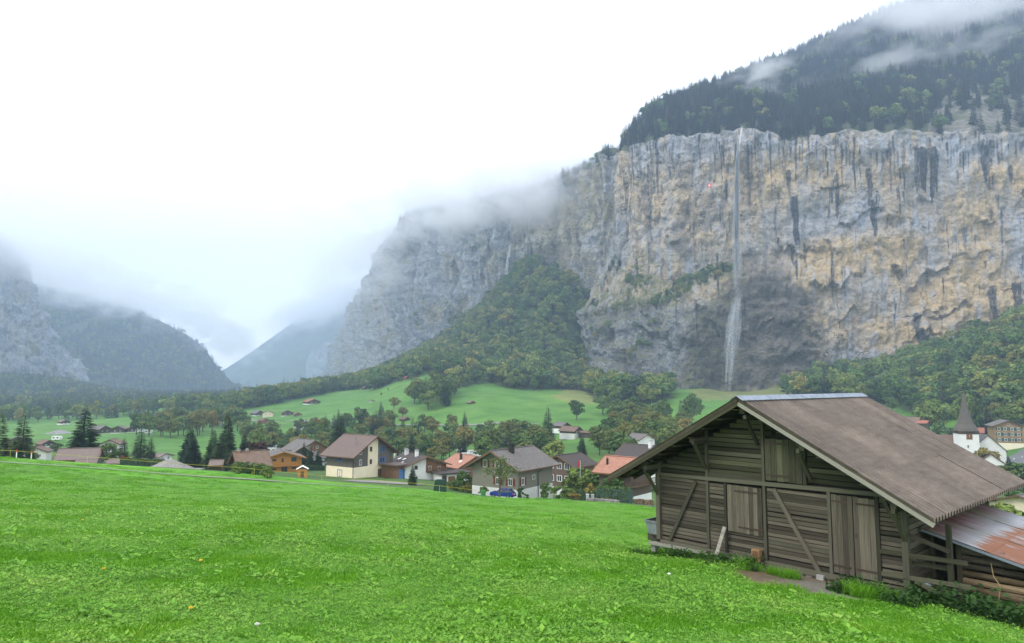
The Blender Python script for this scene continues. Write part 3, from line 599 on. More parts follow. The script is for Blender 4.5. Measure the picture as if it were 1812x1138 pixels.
def forest_loft(name, label, G, spacing, hmin, hmax, conif, keep=None, vmax=1.0):
    nv, nu = G.shape[:2]; A = np.linalg.norm(np.cross(G[1:, :-1] - G[:-1, :-1], G[:-1, 1:] - G[:-1, :-1]), axis=-1)
    cnt = RG.poisson(A / spacing**2); vi, ui = np.nonzero(cnt); rep = cnt[vi, ui]; vi = np.repeat(vi, rep); ui = np.repeat(ui, rep)
    a = RG.random(len(vi))[:, None]; b = RG.random(len(vi))[:, None]
    p = G[vi, ui] * (1 - a) * (1 - b) + G[vi + 1, ui] * a * (1 - b) + G[vi, ui + 1] * (1 - a) * b + G[vi + 1, ui + 1] * a * b
    if keep is not None: p = p[keep(p, *proj(p))]
    forest_pts(name, label, p, hmin, hmax, conif)
forest_ground('forest', 'autumn tinged wood on the scree slope below the receding cliff', TALUS, 480, 1250, 10.2, 14, 27, 0.26)
forest_ground('forest', 'mixed autumn wood at the foot of the ochre cliff behind the church', RIGHTW, 380, 760, 10.0, 13, 27, 0.26)
forest_ground('forest', 'dark conifer wood below the left rock buttress', LEFTW, 900, 2000, 11, 15, 24, 0.7)
TREELINE = [(400,722),(440,712),(520,700),(560,690),(620,676),(672,668),(672,690),(640,688),(600,692),(560,700),(500,712),(430,726)]
forest_ground('forest', 'row of broadleaved woodland along the top of the far meadow', TREELINE, 560, 1300, 8, 16, 24, 0.15)
FLATW = [(0,742),(150,738),(300,724),(420,716),(420,728),(330,735),(250,738),(180,742),(0,752)]
forest_ground('forest', 'hazy wood across the flat valley floor', FLATW, 500, 1100, 15, 13, 22, 0.3)
forest_loft('forest', 'dense spruce forest on the slope above the cliff rim', HR, 9.0, 16, 27, 0.95, lambda p, a, b: (~inpoly(a, b, SCREE) | (RG.random(len(a)) < .3)) & ~((b > np.interp(a, [1100, 1300, 1500, 1812], [262, 222, 222, 226])) & (RG.random(len(a)) < .55)) & (a < 1950))
forest_loft('forest', 'cloud shrouded spruce forest on the rim of the receding wall', H2, 11, 18, 26, 0.9)
forest_loft('forest', 'blue hazy spruce forest on the left mountain spur', HL, 13, 17, 27, 0.75, lambda p, a, b: (fbm(p[:, 0] / 60, p[:, 2] / 90, 0, 3, 44) < 0.42) & (a > -60))
# bushes and small trees rooted on the cliff ledges
def ledge(poly, n, G, h0, h1):
    mx, my = proj(G); k = np.argwhere(inpoly(mx, my, poly)); k = k[RG.integers(0, len(k), n)]; return G[k[:, 0], k[:, 1]]
lp = [ledge(pl, n, MAING, 0, 0) for pl, n in (([(1150,535),(1200,498),(1290,462),(1300,480),(1240,510),(1160,548)], 120), ([(1040,545),(1090,455),(1100,470),(1060,545)], 50), ([(1100,640),(1130,560),(1180,560),(1150,620)], 24), ([(1105,500),(1130,470),(1150,500),(1125,520)], 25), ([(1750,585),(1812,562),(1812,600),(1750,610)], 40), ([(1030,600),(1060,570),(1090,580),(1050,640)], 30))]
lp += [ledge(pl, n, W2, 0, 0) for pl, n in (([(780,560),(800,525),(820,545),(800,580)], 60), ([(815,445),(850,432),(840,455)], 25), ([(720,560),(750,545),(740,580)], 15), ([(940,445),(960,425),(965,450)], 25))]
lp = np.concatenate(lp); forest_pts('ledge_shrubs', 'shrubs and stunted trees clinging to the cliff ledges', lp, 4, 11, 0.5)
# ================================================================== WATERFALL, FLAG, CLOUD, HAZE
t = NT('falling_water'); v = t.coord('World', (0.5, 0.5, 0.025)); n = t.noise(v, 1.0, 4, 0.6)
al = t.math('MULTIPLY', t.ramp(n, [(0.32, 0.15), (0.68, 1.0)]), t.attr('op').outputs['Fac'], clamp=True)
t.done((0.82, 0.86, 0.9), 0.6, 0.3); t.put(t.b.inputs['Alpha'], al); WATER = t.mat
def strands(path, n, seed, op=0.6):
    rg = np.random.default_rng(seed); V = []; F = []; O = []
    Yp = [q[2] for q in path]; pys = np.array([q[1] for q in path], float)
    for i in range(n):
        u = np.clip(rg.normal(0, .42), -1, 1); a = rg.beta(.7, 1.6) * 0.75; b = min(1, a + rg.uniform(.12, .6)); ts = np.linspace(a, b, 14); w0 = rg.uniform(.06, .28); dy = rg.uniform(-2, 2); o = rg.uniform(.25, 1) * op
        k = len(V)
        for t_ in ts:
            py = pys[0] + (pys[-1] - pys[0]) * t_; px = np.interp(py, pys, [q[0] for q in path]); Y = np.interp(py, pys, Yp); w = np.interp(py, pys, [q[3] for q in path])
            c = P(px + u * w + math.sin(t_ * 19 + i) * .35, py, Y + dy + u * u * 2); e = w0 * math.sin(math.pi * (t_ - a) / (b - a + 1e-6))**.5 + .02
            for dx, dd in ((-e, 0), (0, -e), (e, 0), (0, e)): V.append((c[0] + dx, c[1] + dd, c[2])); O.append(o)
        for j in range(13):
            for s in range(4): F.append((k + j * 4 + s, k + j * 4 + (s + 1) % 4, k + j * 4 + 4 + (s + 1) % 4, k + j * 4 + 4 + s))
    me = mesh_np('falling_water', V, F, True, [WATER]); a = me.attributes.new('op', 'FLOAT', 'POINT'); a.data.foreach_set('value', np.array(O, np.float32)); return me
wf = thing('waterfall', 'tall thin white waterfall dropping down the ochre cliff', 'waterfall', tuple(P(1295, 688, 712)))
base = np.array(wf.location)
def wpart(name, me, ):
    v = np.empty(len(me.vertices) * 3, np.float32); me.vertices.foreach_get('co', v); me.vertices.foreach_set('co', (v.reshape(-1, 3) - base).astype(np.float32).ravel()); me.update(); return link(name, me, wf)
wpart('lip_jet', strands([(1314,222,748,1.2),(1309,250,744,1.8),(1305,290,742,3)], 40, 1, 1.0))
wpart('free_fall', strands([(1308,240,743,2),(1304,300,740,5),(1303,420,734,8),(1306,520,724,11),(1308,545,720,13)], 420, 2, 0.11))
wpart('lower_cascade', strands([(1306,525,716,9),(1298,570,712,13),(1294,620,708,12),(1290,690,704,10)], 300, 3, 0.22))
w2 = tag(link('waterfall', strands([(905,428,1052,1.5),(898,460,1050,3),(893,510,1046,4)], 60, 5, 0.45)), 'small distant waterfall in the dark gully of the receding wall', 'waterfall')
RED = plain('red_cloth', (0.55, 0.03, 0.03), 0.1); WHITE = plain('white_paint', (0.78, 0.78, 0.76), 0.08, 2)
fc = P(1255, 328, 752); fl = thing('flag', 'red flag with white cross hung on the ochre cliff', 'flag', tuple(fc))
MB().box((0, 0, 0), (4.2, .1, 4.2)).build('cloth', RED, fl); MB().box((0, -.09, 0), (2.6, .04, .8)).box((0, -.09, .9), (.8, .04, 1.0)).box((0, -.09, -.9), (.8, .04, 1.0)).build('cross', WHITE, fl)
# ---- haze: one even volume round everything
t = NT('haze_air'); t.n.remove(t.b); pv = t.new('ShaderNodeVolumePrincipled'); pv.inputs['Color'].default_value = (0.56, 0.71, 0.95, 1); pv.inputs['Density'].default_value = HAZE_D
pv.inputs['Anisotropy'].default_value = 0.1; t.l.new(pv.outputs[0], t.out.inputs['Volume'])
tag(MB().box((0, 2700, 570), (9400, 6600, 1330)).build('haze', t.mat), 'thin blue grey haze filling the valley', 'haze', kind='stuff')
# ---- cloud
def cloud(label, px, py, Y, rx, ry, rz_, dens, thr, sc_, seed, roll=0.0, soft=0.5):
    t = NT('cloud_vapour'); t.n.remove(t.b); tc = t.new('ShaderNodeTexCoord')
    ln = t.new('ShaderNodeVectorMath', operation='LENGTH'); t.l.new(tc.outputs['Object'], ln.inputs[0])
    fall = t.new('ShaderNodeMapRange', interpolation_type='SMOOTHSTEP'); t.l.new(ln.outputs['Value'], fall.inputs[0]); fall.inputs[1].default_value = 1.0; fall.inputs[2].default_value = 1 - soft
    wv = t.coord('World', (1, 1, 1.7)); nz_ = t.new('ShaderNodeTexNoise', noise_dimensions='4D'); nz_.inputs['W'].default_value = seed; nz_.inputs['Scale'].default_value = 1 / sc_; nz_.inputs['Detail'].default_value = 6; nz_.inputs['Roughness'].default_value = .6; t.l.new(wv, nz_.inputs['Vector'])
    d = t.math('MULTIPLY_ADD', nz_.outputs[0], 5.0, -2.5 - thr); d = t.math('ADD', d, fall.outputs[0]); d = t.math('MINIMUM', t.math('MAXIMUM', d, 0.0), 1.0)
    d = t.math('MULTIPLY', t.math('MULTIPLY', d, dens), fall.outputs[0])
    pv = t.new('ShaderNodeVolumePrincipled'); pv.inputs['Color'].default_value = (1, 1, 1, 1); pv.inputs['Anisotropy'].default_value = .86; t.l.new(d, pv.inputs['Density']); t.l.new(pv.outputs[0], t.out.inputs['Volume'])
    t.mat.cycles.volume_step_rate = 0.22
    bm = bmesh.new(); bmesh.ops.create_icosphere(bm, subdivisions=3, radius=1.0); me = bpy.data.meshes.new('cloud'); bm.to_mesh(me); bm.free(); me.materials.append(t.mat)
    o = link('cloud', me, None, tuple(P(px, py, Y)), (0, roll, 0), (rx, ry, rz_)); return tag(o, label, 'cloud', kind='stuff')
for a in CLOUDS: cloud(*a)
# ================================================================== BARN
def wood(name, a, b, spec=0.15):
    t = NT(name); v = t.coord('Object', (1.4, 9, 9)); r = t.rand()
    sh = t.new('ShaderNodeVectorMath', operation='ADD'); t.l.new(v, sh.inputs[0])
    cx = t.new('ShaderNodeCombineXYZ'); t.put(cx.inputs[0], t.math('MULTIPLY', r, 37.0)); t.put(cx.inputs[1], t.math('MULTIPLY', r, 91.0)); t.l.new(cx.outputs[0], sh.inputs[1])
    n = t.noise(sh.outputs[0], 1.6, 6, 0.7, 0.3); n2 = t.noise(sh.outputs[0], 0.5, 3, 0.5)
    c = t.ramp(n, [(0.28, tuple(x * .42 for x in a)), (0.5, a), (0.78, b)])
    c = t.mix(t.ramp(n2, [(0.5, 0.0), (0.75, 0.25)]), c, (a[0] * .85, a[1] * 1.08, a[2] * .6))
    k = t.math('MULTIPLY_ADD', r, 1.05, 0.5); m = t.new('ShaderNodeVectorMath', operation='SCALE'); t.put(m.inputs[0], c); t.put(m.inputs['Scale'], k)
    t.bump(n, 0.6, 0.02); return t.done(m.outputs[0], 0.88, spec)
WB = wood('weathered_boards', (0.104, 0.089, 0.066), (0.25, 0.22, 0.172))
WM = wood('mossy_boards', (0.07, 0.068, 0.043), (0.135, 0.13, 0.078))
WT = wood('old_timber', (0.085, 0.08, 0.058), (0.155, 0.145, 0.105))
WP = wood('pale_timber', (0.24, 0.225, 0.19), (0.38, 0.36, 0.31))
WD = wood('dark_timber', (0.06, 0.05, 0.035), (0.11, 0.09, 0.065))
WL = wood('log_timber', (0.20, 0.145, 0.085), (0.33, 0.255, 0.165))
DARK = plain('interior_shade', (0.02, 0.018, 0.014), 0.2)  # near-black colour standing in for the shade indoors
IRON = plain('rusty_iron', (0.06, 0.04, 0.03), 0.4, 12, 0.7)
STONE = plain('field_stone', (0.21, 0.20, 0.18), 0.35, 5, 0.9, bump=0.6, rnd=.3)
t = NT('brown_corrugated_sheet'); v = t.coord('Object'); n = t.noise(v, 0.7, 5, .6); n2 = t.noise(t.coord('Object', (1, .25, 1)), 6, 4, .6)
c = t.ramp(n, [(0.3, (0.112, 0.088, 0.072)), (0.7, (0.178, 0.142, 0.118))]); c = t.mix(.7, c, t.ramp(n2, [(.3, .7), (.7, 1.2)]), 'MULTIPLY'); k_ = t.math('MULTIPLY_ADD', t.rand(), .3, .85); m_ = t.new('ShaderNodeVectorMath', operation='SCALE'); t.put(m_.inputs[0], c); t.put(m_.inputs['Scale'], k_); ROOFB = t.done(m_.outputs[0], 0.6, 0.35)
t = NT('zinc_ridge'); n = t.noise(t.coord('Object'), 4, 4, .6); ZINC = t.done(t.ramp(n, [(.3, (.16, .19, .24)), (.7, (.34, .38, .44))]), .45, .5, .35)
t = NT('rusty_sheet'); v = t.coord('Object'); n = t.noise(v, .55, 5, .6); n2 = t.noise(t.coord('Object', (.5, 3, 1)), 1.6, 5, .65); r_ = t.attr('rust').outputs['Fac']
c = t.mix(t.ramp(n, [(.4, 0.), (.65, .8)]), (.31, .325, .35), (.22, .222, .225)); f_ = t.math('ADD', t.math('MULTIPLY', n2, 1.0), t.math('SUBTRACT', r_, .62)); f_ = t.ramp(f_, [(.38, 0.), (.56, 1.)])
c = t.mix(f_, c, t.mix(n, (.15, .062, .038), (.27, .125, .07))); mo = t.attr('red').outputs['Fac']; c = t.mix(t.math('MULTIPLY', mo, t.ramp(n2, [(.3, .5), (.6, 1.)])), c, t.mix(t.ramp(n, [(.45, 0.), (.6, 1.)]), (.14, .045, .04), (.13, .12, .055)))
RUST = t.done(c, .75, .25)
BTH = R(-48); BO = np.array([7.549, 23.0, -6.6])
barn = thing('barn', 'weathered wooden barn with brown corrugated roof in the foreground meadow', 'barn', tuple(BO), BTH)
rnd = random.Random(7)
AP, SL = 6.05, 3.1 / 5.6
def roofz(x): return AP - SL * abs(x)
X0, X1, Y0_, Y1_ = -4.05, 4.65, 1.1, 9.3
# walls: near-black sheets behind the boards, painted as the shade inside
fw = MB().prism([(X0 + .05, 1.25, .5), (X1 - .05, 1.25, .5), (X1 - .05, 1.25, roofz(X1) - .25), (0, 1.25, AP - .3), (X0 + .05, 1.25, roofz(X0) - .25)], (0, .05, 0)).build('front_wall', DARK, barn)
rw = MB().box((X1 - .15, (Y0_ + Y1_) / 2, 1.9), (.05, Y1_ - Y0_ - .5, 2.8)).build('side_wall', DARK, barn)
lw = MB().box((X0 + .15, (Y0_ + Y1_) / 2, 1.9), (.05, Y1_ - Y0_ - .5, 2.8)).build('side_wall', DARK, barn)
bw = MB().prism([(X0 + .05, Y1_, .5), (X1 - .05, Y1_, .5), (X1 - .05, Y1_, roofz(X1) - .25), (0, Y1_, AP - .3), (X0 + .05, Y1_, roofz(X0) - .25)], (0, .06, 0)).build('back_wall', WD, barn)
fdn = MB().box((.3, 5.2, -.35), (8.5, 8.1, 1.86)).build('foundation', STONE, barn)
_stm = []
for s in range(4):
    bm = bmesh.new(); bmesh.ops.create_cube(bm, size=1.0); bmesh.ops.bevel(bm, geom=bm.edges[:], offset=.2, segments=1, affect='EDGES')
    for q in bm.verts: q.co += Vector((rnd.uniform(-.09, .09), rnd.uniform(-.06, .06), rnd.uniform(-.1, .1)))
    me = bpy.data.meshes.new('stone'); bm.to_mesh(me); bm.free(); me.materials.append(STONE); _stm.append(me)
for row in range(6):
    x = -4.05 + (row % 2) * .12
    while x < 4.75:
        w = rnd.uniform(.22, .48); hh = .165
        link('stone', _stm[rnd.randrange(4)], fdn, (x + w / 2, 1.16 + rnd.uniform(-.03, .03), .5 - row * .17), (rnd.gauss(0, .04), rnd.gauss(0, .04), rnd.gauss(0, .05)), (w * .97, .3, hh)); x += w
for row in range(4):
    y = 1.3
    while y < 9:
        w = rnd.uniform(.3, .55); link('stone', _stm[rnd.randrange(4)], fdn, (4.57, y + w / 2, .5 - row * .19), (0, 0, R(90) + rnd.gauss(0, .05)), (w * .97, .3, .18)); y += w
def boards(parent, xa, xb, za, zb, pitch, mat, clip=True, y=Y0_):
    z = za
    while z < zb:
        h = pitch * rnd.uniform(.74, .92); a, b = xa, xb
        if clip:
            lim = (AP - .32 - (z + h)) / SL
            if lim < .15: break
            a = max(a, -lim); b = min(b, lim)
        if b - a > .12:
            m_ = mat if rnd.random() < .88 else WT
            piece('plank', m_, parent, ((a + b) / 2, y + rnd.uniform(-.012, .012), z + h / 2), (b - a, .028, h), (R(9) + rnd.gauss(0, .025), rnd.gauss(0, .0035), 0))
        z += pitch + (rnd.uniform(.02, .05) if rnd.random() < .1 else 0)
boards(fw, -4.0, -1.95, .72, 3.05, .128, WB); boards(fw, -1.84, -1.22, .72, 3.0, .128, WB); boards(fw, -1.2, .22, .72, 1.42, .128, WB)
boards(fw, .36, 2.4, .72, 3.1, .128, WB); boards(fw, 3.9, 4.58, .76, 3.15, .13, WB)
boards(fw, -4.0, -1.95, 3.25, 6, .16, WM); boards(fw, -1.84, .2, 3.42, 6, .16, WM); boards(fw, .34, .6, 4.85, 6, .19, WM); boards(fw, 1.78, 4.6, 3.42, 6, .17, WM)
piece('plank', WT, fw, (-.82, 1.085, 3.33), (2.05, .05, .18))
def timber(name, xa, za, xb, zb, w=.15, d=.13, y=Y0_ - .03, mat=WT, par=barn): return bar(name, mat, par, (xa, y, za), (xb, y, zb), d, w)
for x, zb in ((-4.03, roofz(-4.03) - .2), (4.6, roofz(4.6) - .2)): timber('corner_post', x, .62, x, zb, .17, .2)
for x, zb in ((-1.9, 5.0), (.28, 5.75), (2.44, 3.25), (3.86, 3.25)): timber('post', x, .66, x, zb, .10, .10)
timber('post', -1.19, .7, -1.19, 3.1, .09, .08); timber('post', 1.7, 3.35, 1.7, 4.85, .11, .1)
timber('tie_beam', -4.05, 3.14, 4.65, 3.32, .13, .12, mat=WT)
timber('sill_beam', -4.1, .62, 4.7, .62, .16, .2); timber('brace', -2.36, 3.04, -3.56, .7, .12, .07, 1.02); timber('brace', .64, 3.1, 2.08, .66, .13, .08, 1.02, WB); timber('brace', 4.52, 2.3, 4.0, 3.25, .11, .08, 1.02, WM)
def door(name, xa, xb, za, zb, n, hinges, y=1.04, mat=WB):
    w = (xb - xa) / n; d = MB().box(((xa + xb) / 2, y + .05, (za + zb) / 2), (xb - xa - .02, .03, zb - za - .02)).build(name, WD, barn)
    for i in range(n): piece('board', mat, d, (xa + w * (i + .5), y + rnd.uniform(-.006, .006), (za + zb) / 2 + rnd.uniform(-.015, .015)), (zb - za, .03, w * .965), (0, R(-90), 0))
    for (ha, hb, hz_) in hinges: piece('strap_hinge', IRON, d, ((ha + hb) / 2, y - .028, hz_), (hb - ha, .02, .055))
    return d
d1 = door('loft_door', -1.1, .2, 1.47, 3.06, 8, ((-.8, .2, 2.88), (-.7, .24, 1.66)))
d2 = door('loft_hatch', .36, 1.62, 3.36, 4.74, 6, ((.36, 1.2, 4.6), (.36, 1.25, 3.55)), mat=WM)
dl = door('door_leaf', 2.52, 3.15, .76, 3.14, 4, ((2.5, 3.0, 2.95), (2.5, 3.05, 1.0))); dr = door('door_leaf', 3.17, 3.8, .76, 3.14, 4, ((3.25, 3.82, 2.95), (3.2, 3.82, 1.0)))
piece('lock_plate', IRON, dr, (3.24, 1.01, 2.0), (.06, .012, .1))
# side boards
def side_boards(par, x, ya, yb):
    z = .72
    while z < 3.2:
        h = .165; piece('plank', WB, par, (x + rnd.uniform(-.01, .01), (ya + yb) / 2, z + h / 2), (yb - ya, .028, h), (R(8), rnd.gauss(0, .003), R(90))); z += .18
for ya, yb in ((1.2, 3.0), (3.1, 5.0), (5.1, 7.0), (7.1, 9.2)): side_boards(rw, X1, ya, yb); side_boards(lw, X0, ya, yb)
for y in (3.05, 5.05, 7.05, 9.2): bar('post', WT, barn, (X1 + .03, y, .6), (X1 + .03, y, 3.3), .13, .12); bar('post', WT, barn, (X0 - .03, y, .6), (X0 - .03, y, 3.4), .13, .12)
bar('sill_beam', WT, barn, (X1, 1.1, .62), (X1, 9.3, .62), .2, .16)
# roof
rf = MB(); RL = 10.3
for sg in (-1, 1): rf.prism([(0, 0, AP - .06), (sg * 5.56, 0, AP - .06 - SL * 5.56), (sg * 5.56, 0, AP - .10 - SL * 5.56), (0, 0, AP - .10)], (0, RL, 0))
roof = rf.build('roof', WD, barn)
for sg in (-1, 1):
    wp_ = [.075, .045, -.06, -.07, -.06, .045]; pw = (RL + .12) / 40
    for row in range(3):
        ua, ub = row / 3 - (.02 if row else 0), (row + 1) / 3
        for sh in range(10):
            n = 25; hh = np.tile(wp_, 5)[:n]; ys = -.06 + (sh * 4 + np.arange(n) / 6) * pw; V = []; tw_ = rnd.gauss(0, .006)
            for u in np.linspace(ua, ub, 4):
                x = sg * (.02 + 5.66 * u); sag = -.03 * math.sin(u * math.pi) * math.sin((sh + .5) / 10 * math.pi); V += [(x, y, AP - SL * abs(x) + h + sag + .012 + (2 - row) * .010 + tw_ * u) for y, h in zip(ys, hh)]
            i_ = np.arange(n * 4).reshape(4, n); F = np.stack([i_[:-1, :-1].ravel(), i_[:-1, 1:].ravel(), i_[1:, 1:].ravel(), i_[1:, :-1].ravel()], 1)
            link('corrugated_sheet', mesh_np('corrugated_sheet', V, F if sg < 0 else F[:, ::-1], False, [ROOFB]), roof)
for k in range(7):
    y0 = -.1 + k * 1.5; m = MB()
    for sg in (-1, 1): m.prism([(0, y0, AP + .075), (sg * .24, y0, AP - SL * .24 + .06), (sg * .24, y0, AP - SL * .24 + .045), (0, y0, AP + .06)], (0, 1.52, 0))
    m.build('ridge_cap', ZINC, roof, loc=(0, 0, .075 + .004 * (k % 2)))
for sg in (-1, 1):
    bar('barge_board', WP if sg > 0 else WM, roof, (0, .02, AP - .12), (sg * 5.68, .02, AP - .12 - SL * 5.68), .05, .12)
    for i in range(9): bar('roof_board', WM, roof, (sg * (.3 + .62 * i), .05, AP - .16 - SL * (.3 + .62 * i)), (sg * (.3 + .62 * i), 1.3, AP - .16 - SL * (.3 + .62 * i)), .5, .02)
    for i in range(11): y = .5 + i * .93; bar('rafter', WP if sg > 0 else WT, roof, (sg * 3.9, y, AP - .19 - SL * 3.9), (sg * 5.5, y, AP - .19 - SL * 5.5), .09, .14)
for x, w in ((0, .2), (-2.0, .17), (2.0, .17), (-4.05, .17), (4.6, .17)): z = roofz(x) - .36; bar('purlin', WT, roof, (x, .25, z), (x, 9.6, z), w, w)
def bracket(x, z, dz=.95):
    b = bar('bracket', WM, barn, (x, 1.05, z), (x, .2, z), .11, .12); bar('bracket_strut', WM, barn, (x, 1.02, z - dz), (x, .3, z - .08), .1, .1)
for x in (-4.03, -1.9, .12, 1.9, 4.6): bracket(x, roofz(x) - .5, .95 if x else 1.1)
# bench ledge and platform
lg = bar('ledge_board', WP, barn, (-4.3, .86, .55), (.22, .86, .62), .34, .06)
for x in (-4.15, -2.0, .15): piece('ledge_support', STONE, barn, (x, .92, .38), (.2, .24, .26))
pf = MB().box((5.2, 1.75, .62), (1.05, 1.3, .2)).build('platform', WB, barn)
for i in range(8): piece('deck_board', WM, pf, (5.2, 1.18 + i * .15, .74), (1.1, .13, .03), (R(6), 0, 0))
bar('platform_post', WM, barn, (5.7, 1.1, .55), (5.7, 1.1, 2.68), .13, .13); bar('platform_strut', WT, barn, (5.66, 1.15, -.35), (5.95, 1.2, .95), .09, .07)
for (xa, za, xb, zb, y) in ((3.9, 1.66, 6.15, 1.72, 1.0), (3.92, 1.02, 6.2, 1.1, 1.0), (4.7, 1.44, 5.72, 1.46, 1.18), (4.62, 2.28, 5.72, 1.95, 1.02), (4.85, 1.0, 5.7, .72, .9)):
    bar('rail', WM if za < 2 else WB, barn, (xa, y, za), (xb, y, zb), .035, .12)
tag(MB().tube((0, 0, 0), (.32, -.25, .06), .075, .075, 12).tube((.3, -.235, .055), (.36, -.28, .065), .085, .085, 12).build('drain_pipe', ZINC), 'short grey pipe lying on the barn platform', 'pipe')
bpy.data.objects['drain_pipe'].matrix_world = barn.matrix_basis @ Matrix.Translation((4.82, 1.28, .84))
def in_barn(o, p, rot=(0, 0, 0)): o.matrix_world = Matrix.Translation(Vector(BO)) @ Matrix.Rotation(BTH, 4, 'Z') @ Matrix.Translation(p) @ Euler(rot).to_matrix().to_4x4(); return o
in_barn(bpy.data.objects['drain_pipe'], (4.8, 1.28, .86))
in_barn(tag(MB().box((0, 0, .8), (.13, .035, 1.66)).build('leaning_plank', WP), 'pale plank leaning against the front of the barn', 'plank'), (-1.42, .40, .08), (R(-16), R(11), 0))
bk = thing('wooden_box', 'small orange brown box standing on the barn ledge', 'box'); in_barn(bk, (.06, .84, .66))
MB().box((0, 0, .2), (.28, .2, .4)).build('body', plain('orange_wood', (.30, .17, .08), .35, 5), bk); MB().box((0, -.105, .2), (.2, .012, .32)).build('front_panel', plain('stained_panel', (.16, .09, .05), .5, 6), bk)
in_barn(tag(MB().box((0, 0, .11), (.26, .24, .22)).build('concrete_block', plain('pale_concrete', (.4, .39, .37), .2, 6)), 'pale concrete block at the foot of the barn ledge', 'block'), (.24, .62, .3))
in_barn(tag(MB().box((0, 0, .07), (.22, .12, .16)).build('concrete_block', bpy.data.materials['pale_concrete']), 'small white block at the foot of the diagonal brace', 'block'), (2.15, .9, .48))
bx = thing('metal_trough', 'grey tapered trough set on a beam beside the barn corner', 'trough'); in_barn(bx, (-4.55, 1.9, .74))
m = MB(); m.poly([(-.24,-.5,0),(.24,-.5,0),(.24,.5,0),(-.24,.5,0)]); 
for a, b, c_, d_ in (((-.24,-.5,0),(.24,-.5,0),(.34,-.6,.5),(-.34,-.6,.5)), ((.24,-.5,0),(.24,.5,0),(.34,.6,.5),(.34,-.6,.5)), ((.24,.5,0),(-.24,.5,0),(-.34,.6,.5),(.34,.6,.5)), ((-.24,.5,0),(-.24,-.5,0),(-.34,-.6,.5),(-.34,.6,.5))): m.poly([a, b, c_, d_])
m.build('tub', plain('dull_grey_metal', (.22, .25, .26), .25, 4, .6), bx); MB().box((0, 0, .42), (.56, .98, .06)).build('soil', plain('dry_soil', (.12, .075, .04), .4, 9), bx)
MB().box((0, -.62, .5), (.74, .05, .05)).box((0, .62, .5), (.74, .05, .05)).box((.36, 0, .5), (.05, 1.2, .05)).box((-.36, 0, .5), (.05, 1.2, .05)).build('rim', bpy.data.materials['dull_grey_metal'], bx)
in_barn(tag(MB().box((0, 0, 0), (1.0, .3, .3)).build('support_beam', WT), 'thick weathered beam end carrying the grey trough', 'beam'), (-4.5, 1.75, .58))
in_barn(tag(MB().box((0, 0, -.55), (.8, .8, 1.1)).build('stone_footing', STONE), 'rough stone footing under the trough beam', 'stone footing'), (-4.5, 2.1, .43))
# log lean-to with rusty roof
shed = thing('log_shed', 'log lean-to shed with rusty red metal roof against the barn', 'shed'); in_barn(shed, (0, 0, 0))
sw = MB().prism([(5.6, 2.7, -1.2), (8.6, 2.7, -1.2), (8.6, 2.7, 1.18), (5.6, 2.7, 1.92)], (0, .1, 0)).build('log_wall', DARK, shed)  # near-black backing paints the shade between the logs
for i in range(14):
    r_ = rnd.uniform(.085, .12); z = -1.05 + i * .215
    top_ = 2.30 - .245 * (8.6 - 4.7) + .1
    xb = 8.6 if z < top_ else 4.7 + (2.22 - z) / .245
    if xb < 5.9: break
    m = MB(); L = xb - 5.62
    for k in range(6): m.tube((5.62 + L * k / 6, 2.5 + rnd.gauss(0, .008), z + rnd.gauss(0, .008)), (5.62 + L * (k + 1) / 6 + .01, 2.5, z + rnd.gauss(0, .006)), r_ * rnd.uniform(.95, 1.05), r_ * rnd.uniform(.95, 1.05), 10)
    m.build('log', WL if i < 11 else WB, sw)
MB().box((8.6, 5.4, -.05), (.2, 5.6, 2.3)).build('side_wall', WD, shed); bar('shed_post', WD, shed, (5.55, 2.5, -.8), (5.55, 2.5, 2.0), .14, .14)
bar('wall_plate', WT, shed, (5.3, 2.62, 2.0), (8.5, 2.62, 1.22), .14, .14); MB().box((5.1, 3.2, .9), (.7, .05, 2.4)).build('opening_shade', DARK, shed)  # last box: near-black sheet painting the shade in the shed opening
rp = MB().prism([(4.72, 2.1, 2.26), (8.9, 2.1, 1.235), (8.9, 2.1, 1.215), (4.72, 2.1, 2.24)], (0, 6.2, 0)).build('roof', WD, shed)
for i in range(5):
    for j in range(3):
        xa, xb = 4.66 + i * .86, 4.66 + i * .86 + .9; ya, yb = 2.02 + j * 2.12, 2.02 + j * 2.12 + 2.16
        ny = 40; V = []; F = []
        for u in range(5):
            x = xa + (xb - xa) * u / 4; V += [(x, ya + (yb - ya) * q / ny, 2.30 - .245 * (x - 4.7) + .014 * math.cos(q * 1.8) + .006 * ((i + j) % 2) - .01 * i * .2) for q in range(ny + 1)]
        ii = np.arange(5 * (ny + 1)).reshape(5, ny + 1); F = np.stack([ii[:-1, :-1].ravel(), ii[1:, :-1].ravel(), ii[1:, 1:].ravel(), ii[:-1, 1:].ravel()], 1)
        me = mesh_np('sheet', V, F, True, [RUST]); n = len(me.vertices)
        va = np.array(V); a = me.attributes.new('rust', 'FLOAT', 'POINT'); a.data.foreach_set('value', (np.clip((va[:, 0] - 5.2) * .6, 0, .7) * (.75 + .45 * ((i * 7 + j * 3) % 4) / 3)).astype(np.float32))
        a = me.attributes.new('red', 'FLOAT', 'POINT'); a.data.foreach_set('value', np.clip(1.25 - (va[:, 0] - 4.7) * 1.0, 0, 1).astype(np.float32)); link('roof_sheet', me, rp)
bar('verge_trim', ZINC, rp, (4.66, 2.0, 2.27), (8.9, 2.0, 1.23), .02, .07)
bar('wall_flashing', WT, barn, (4.73, 1.9, 2.32), (4.73, 8.4, 2.32), .05, .1)
m = MB(); pts = [(6.35, 2.36, 1.55), (6.4, 2.34, 1.2), (6.55, 2.33, .95), (6.5, 2.33, .6), (6.35, 2.34, .35), (6.28, 2.35, .1)]
for a, b in zip(pts, pts[1:]): m.tube(a, b, .012, .012, 5)
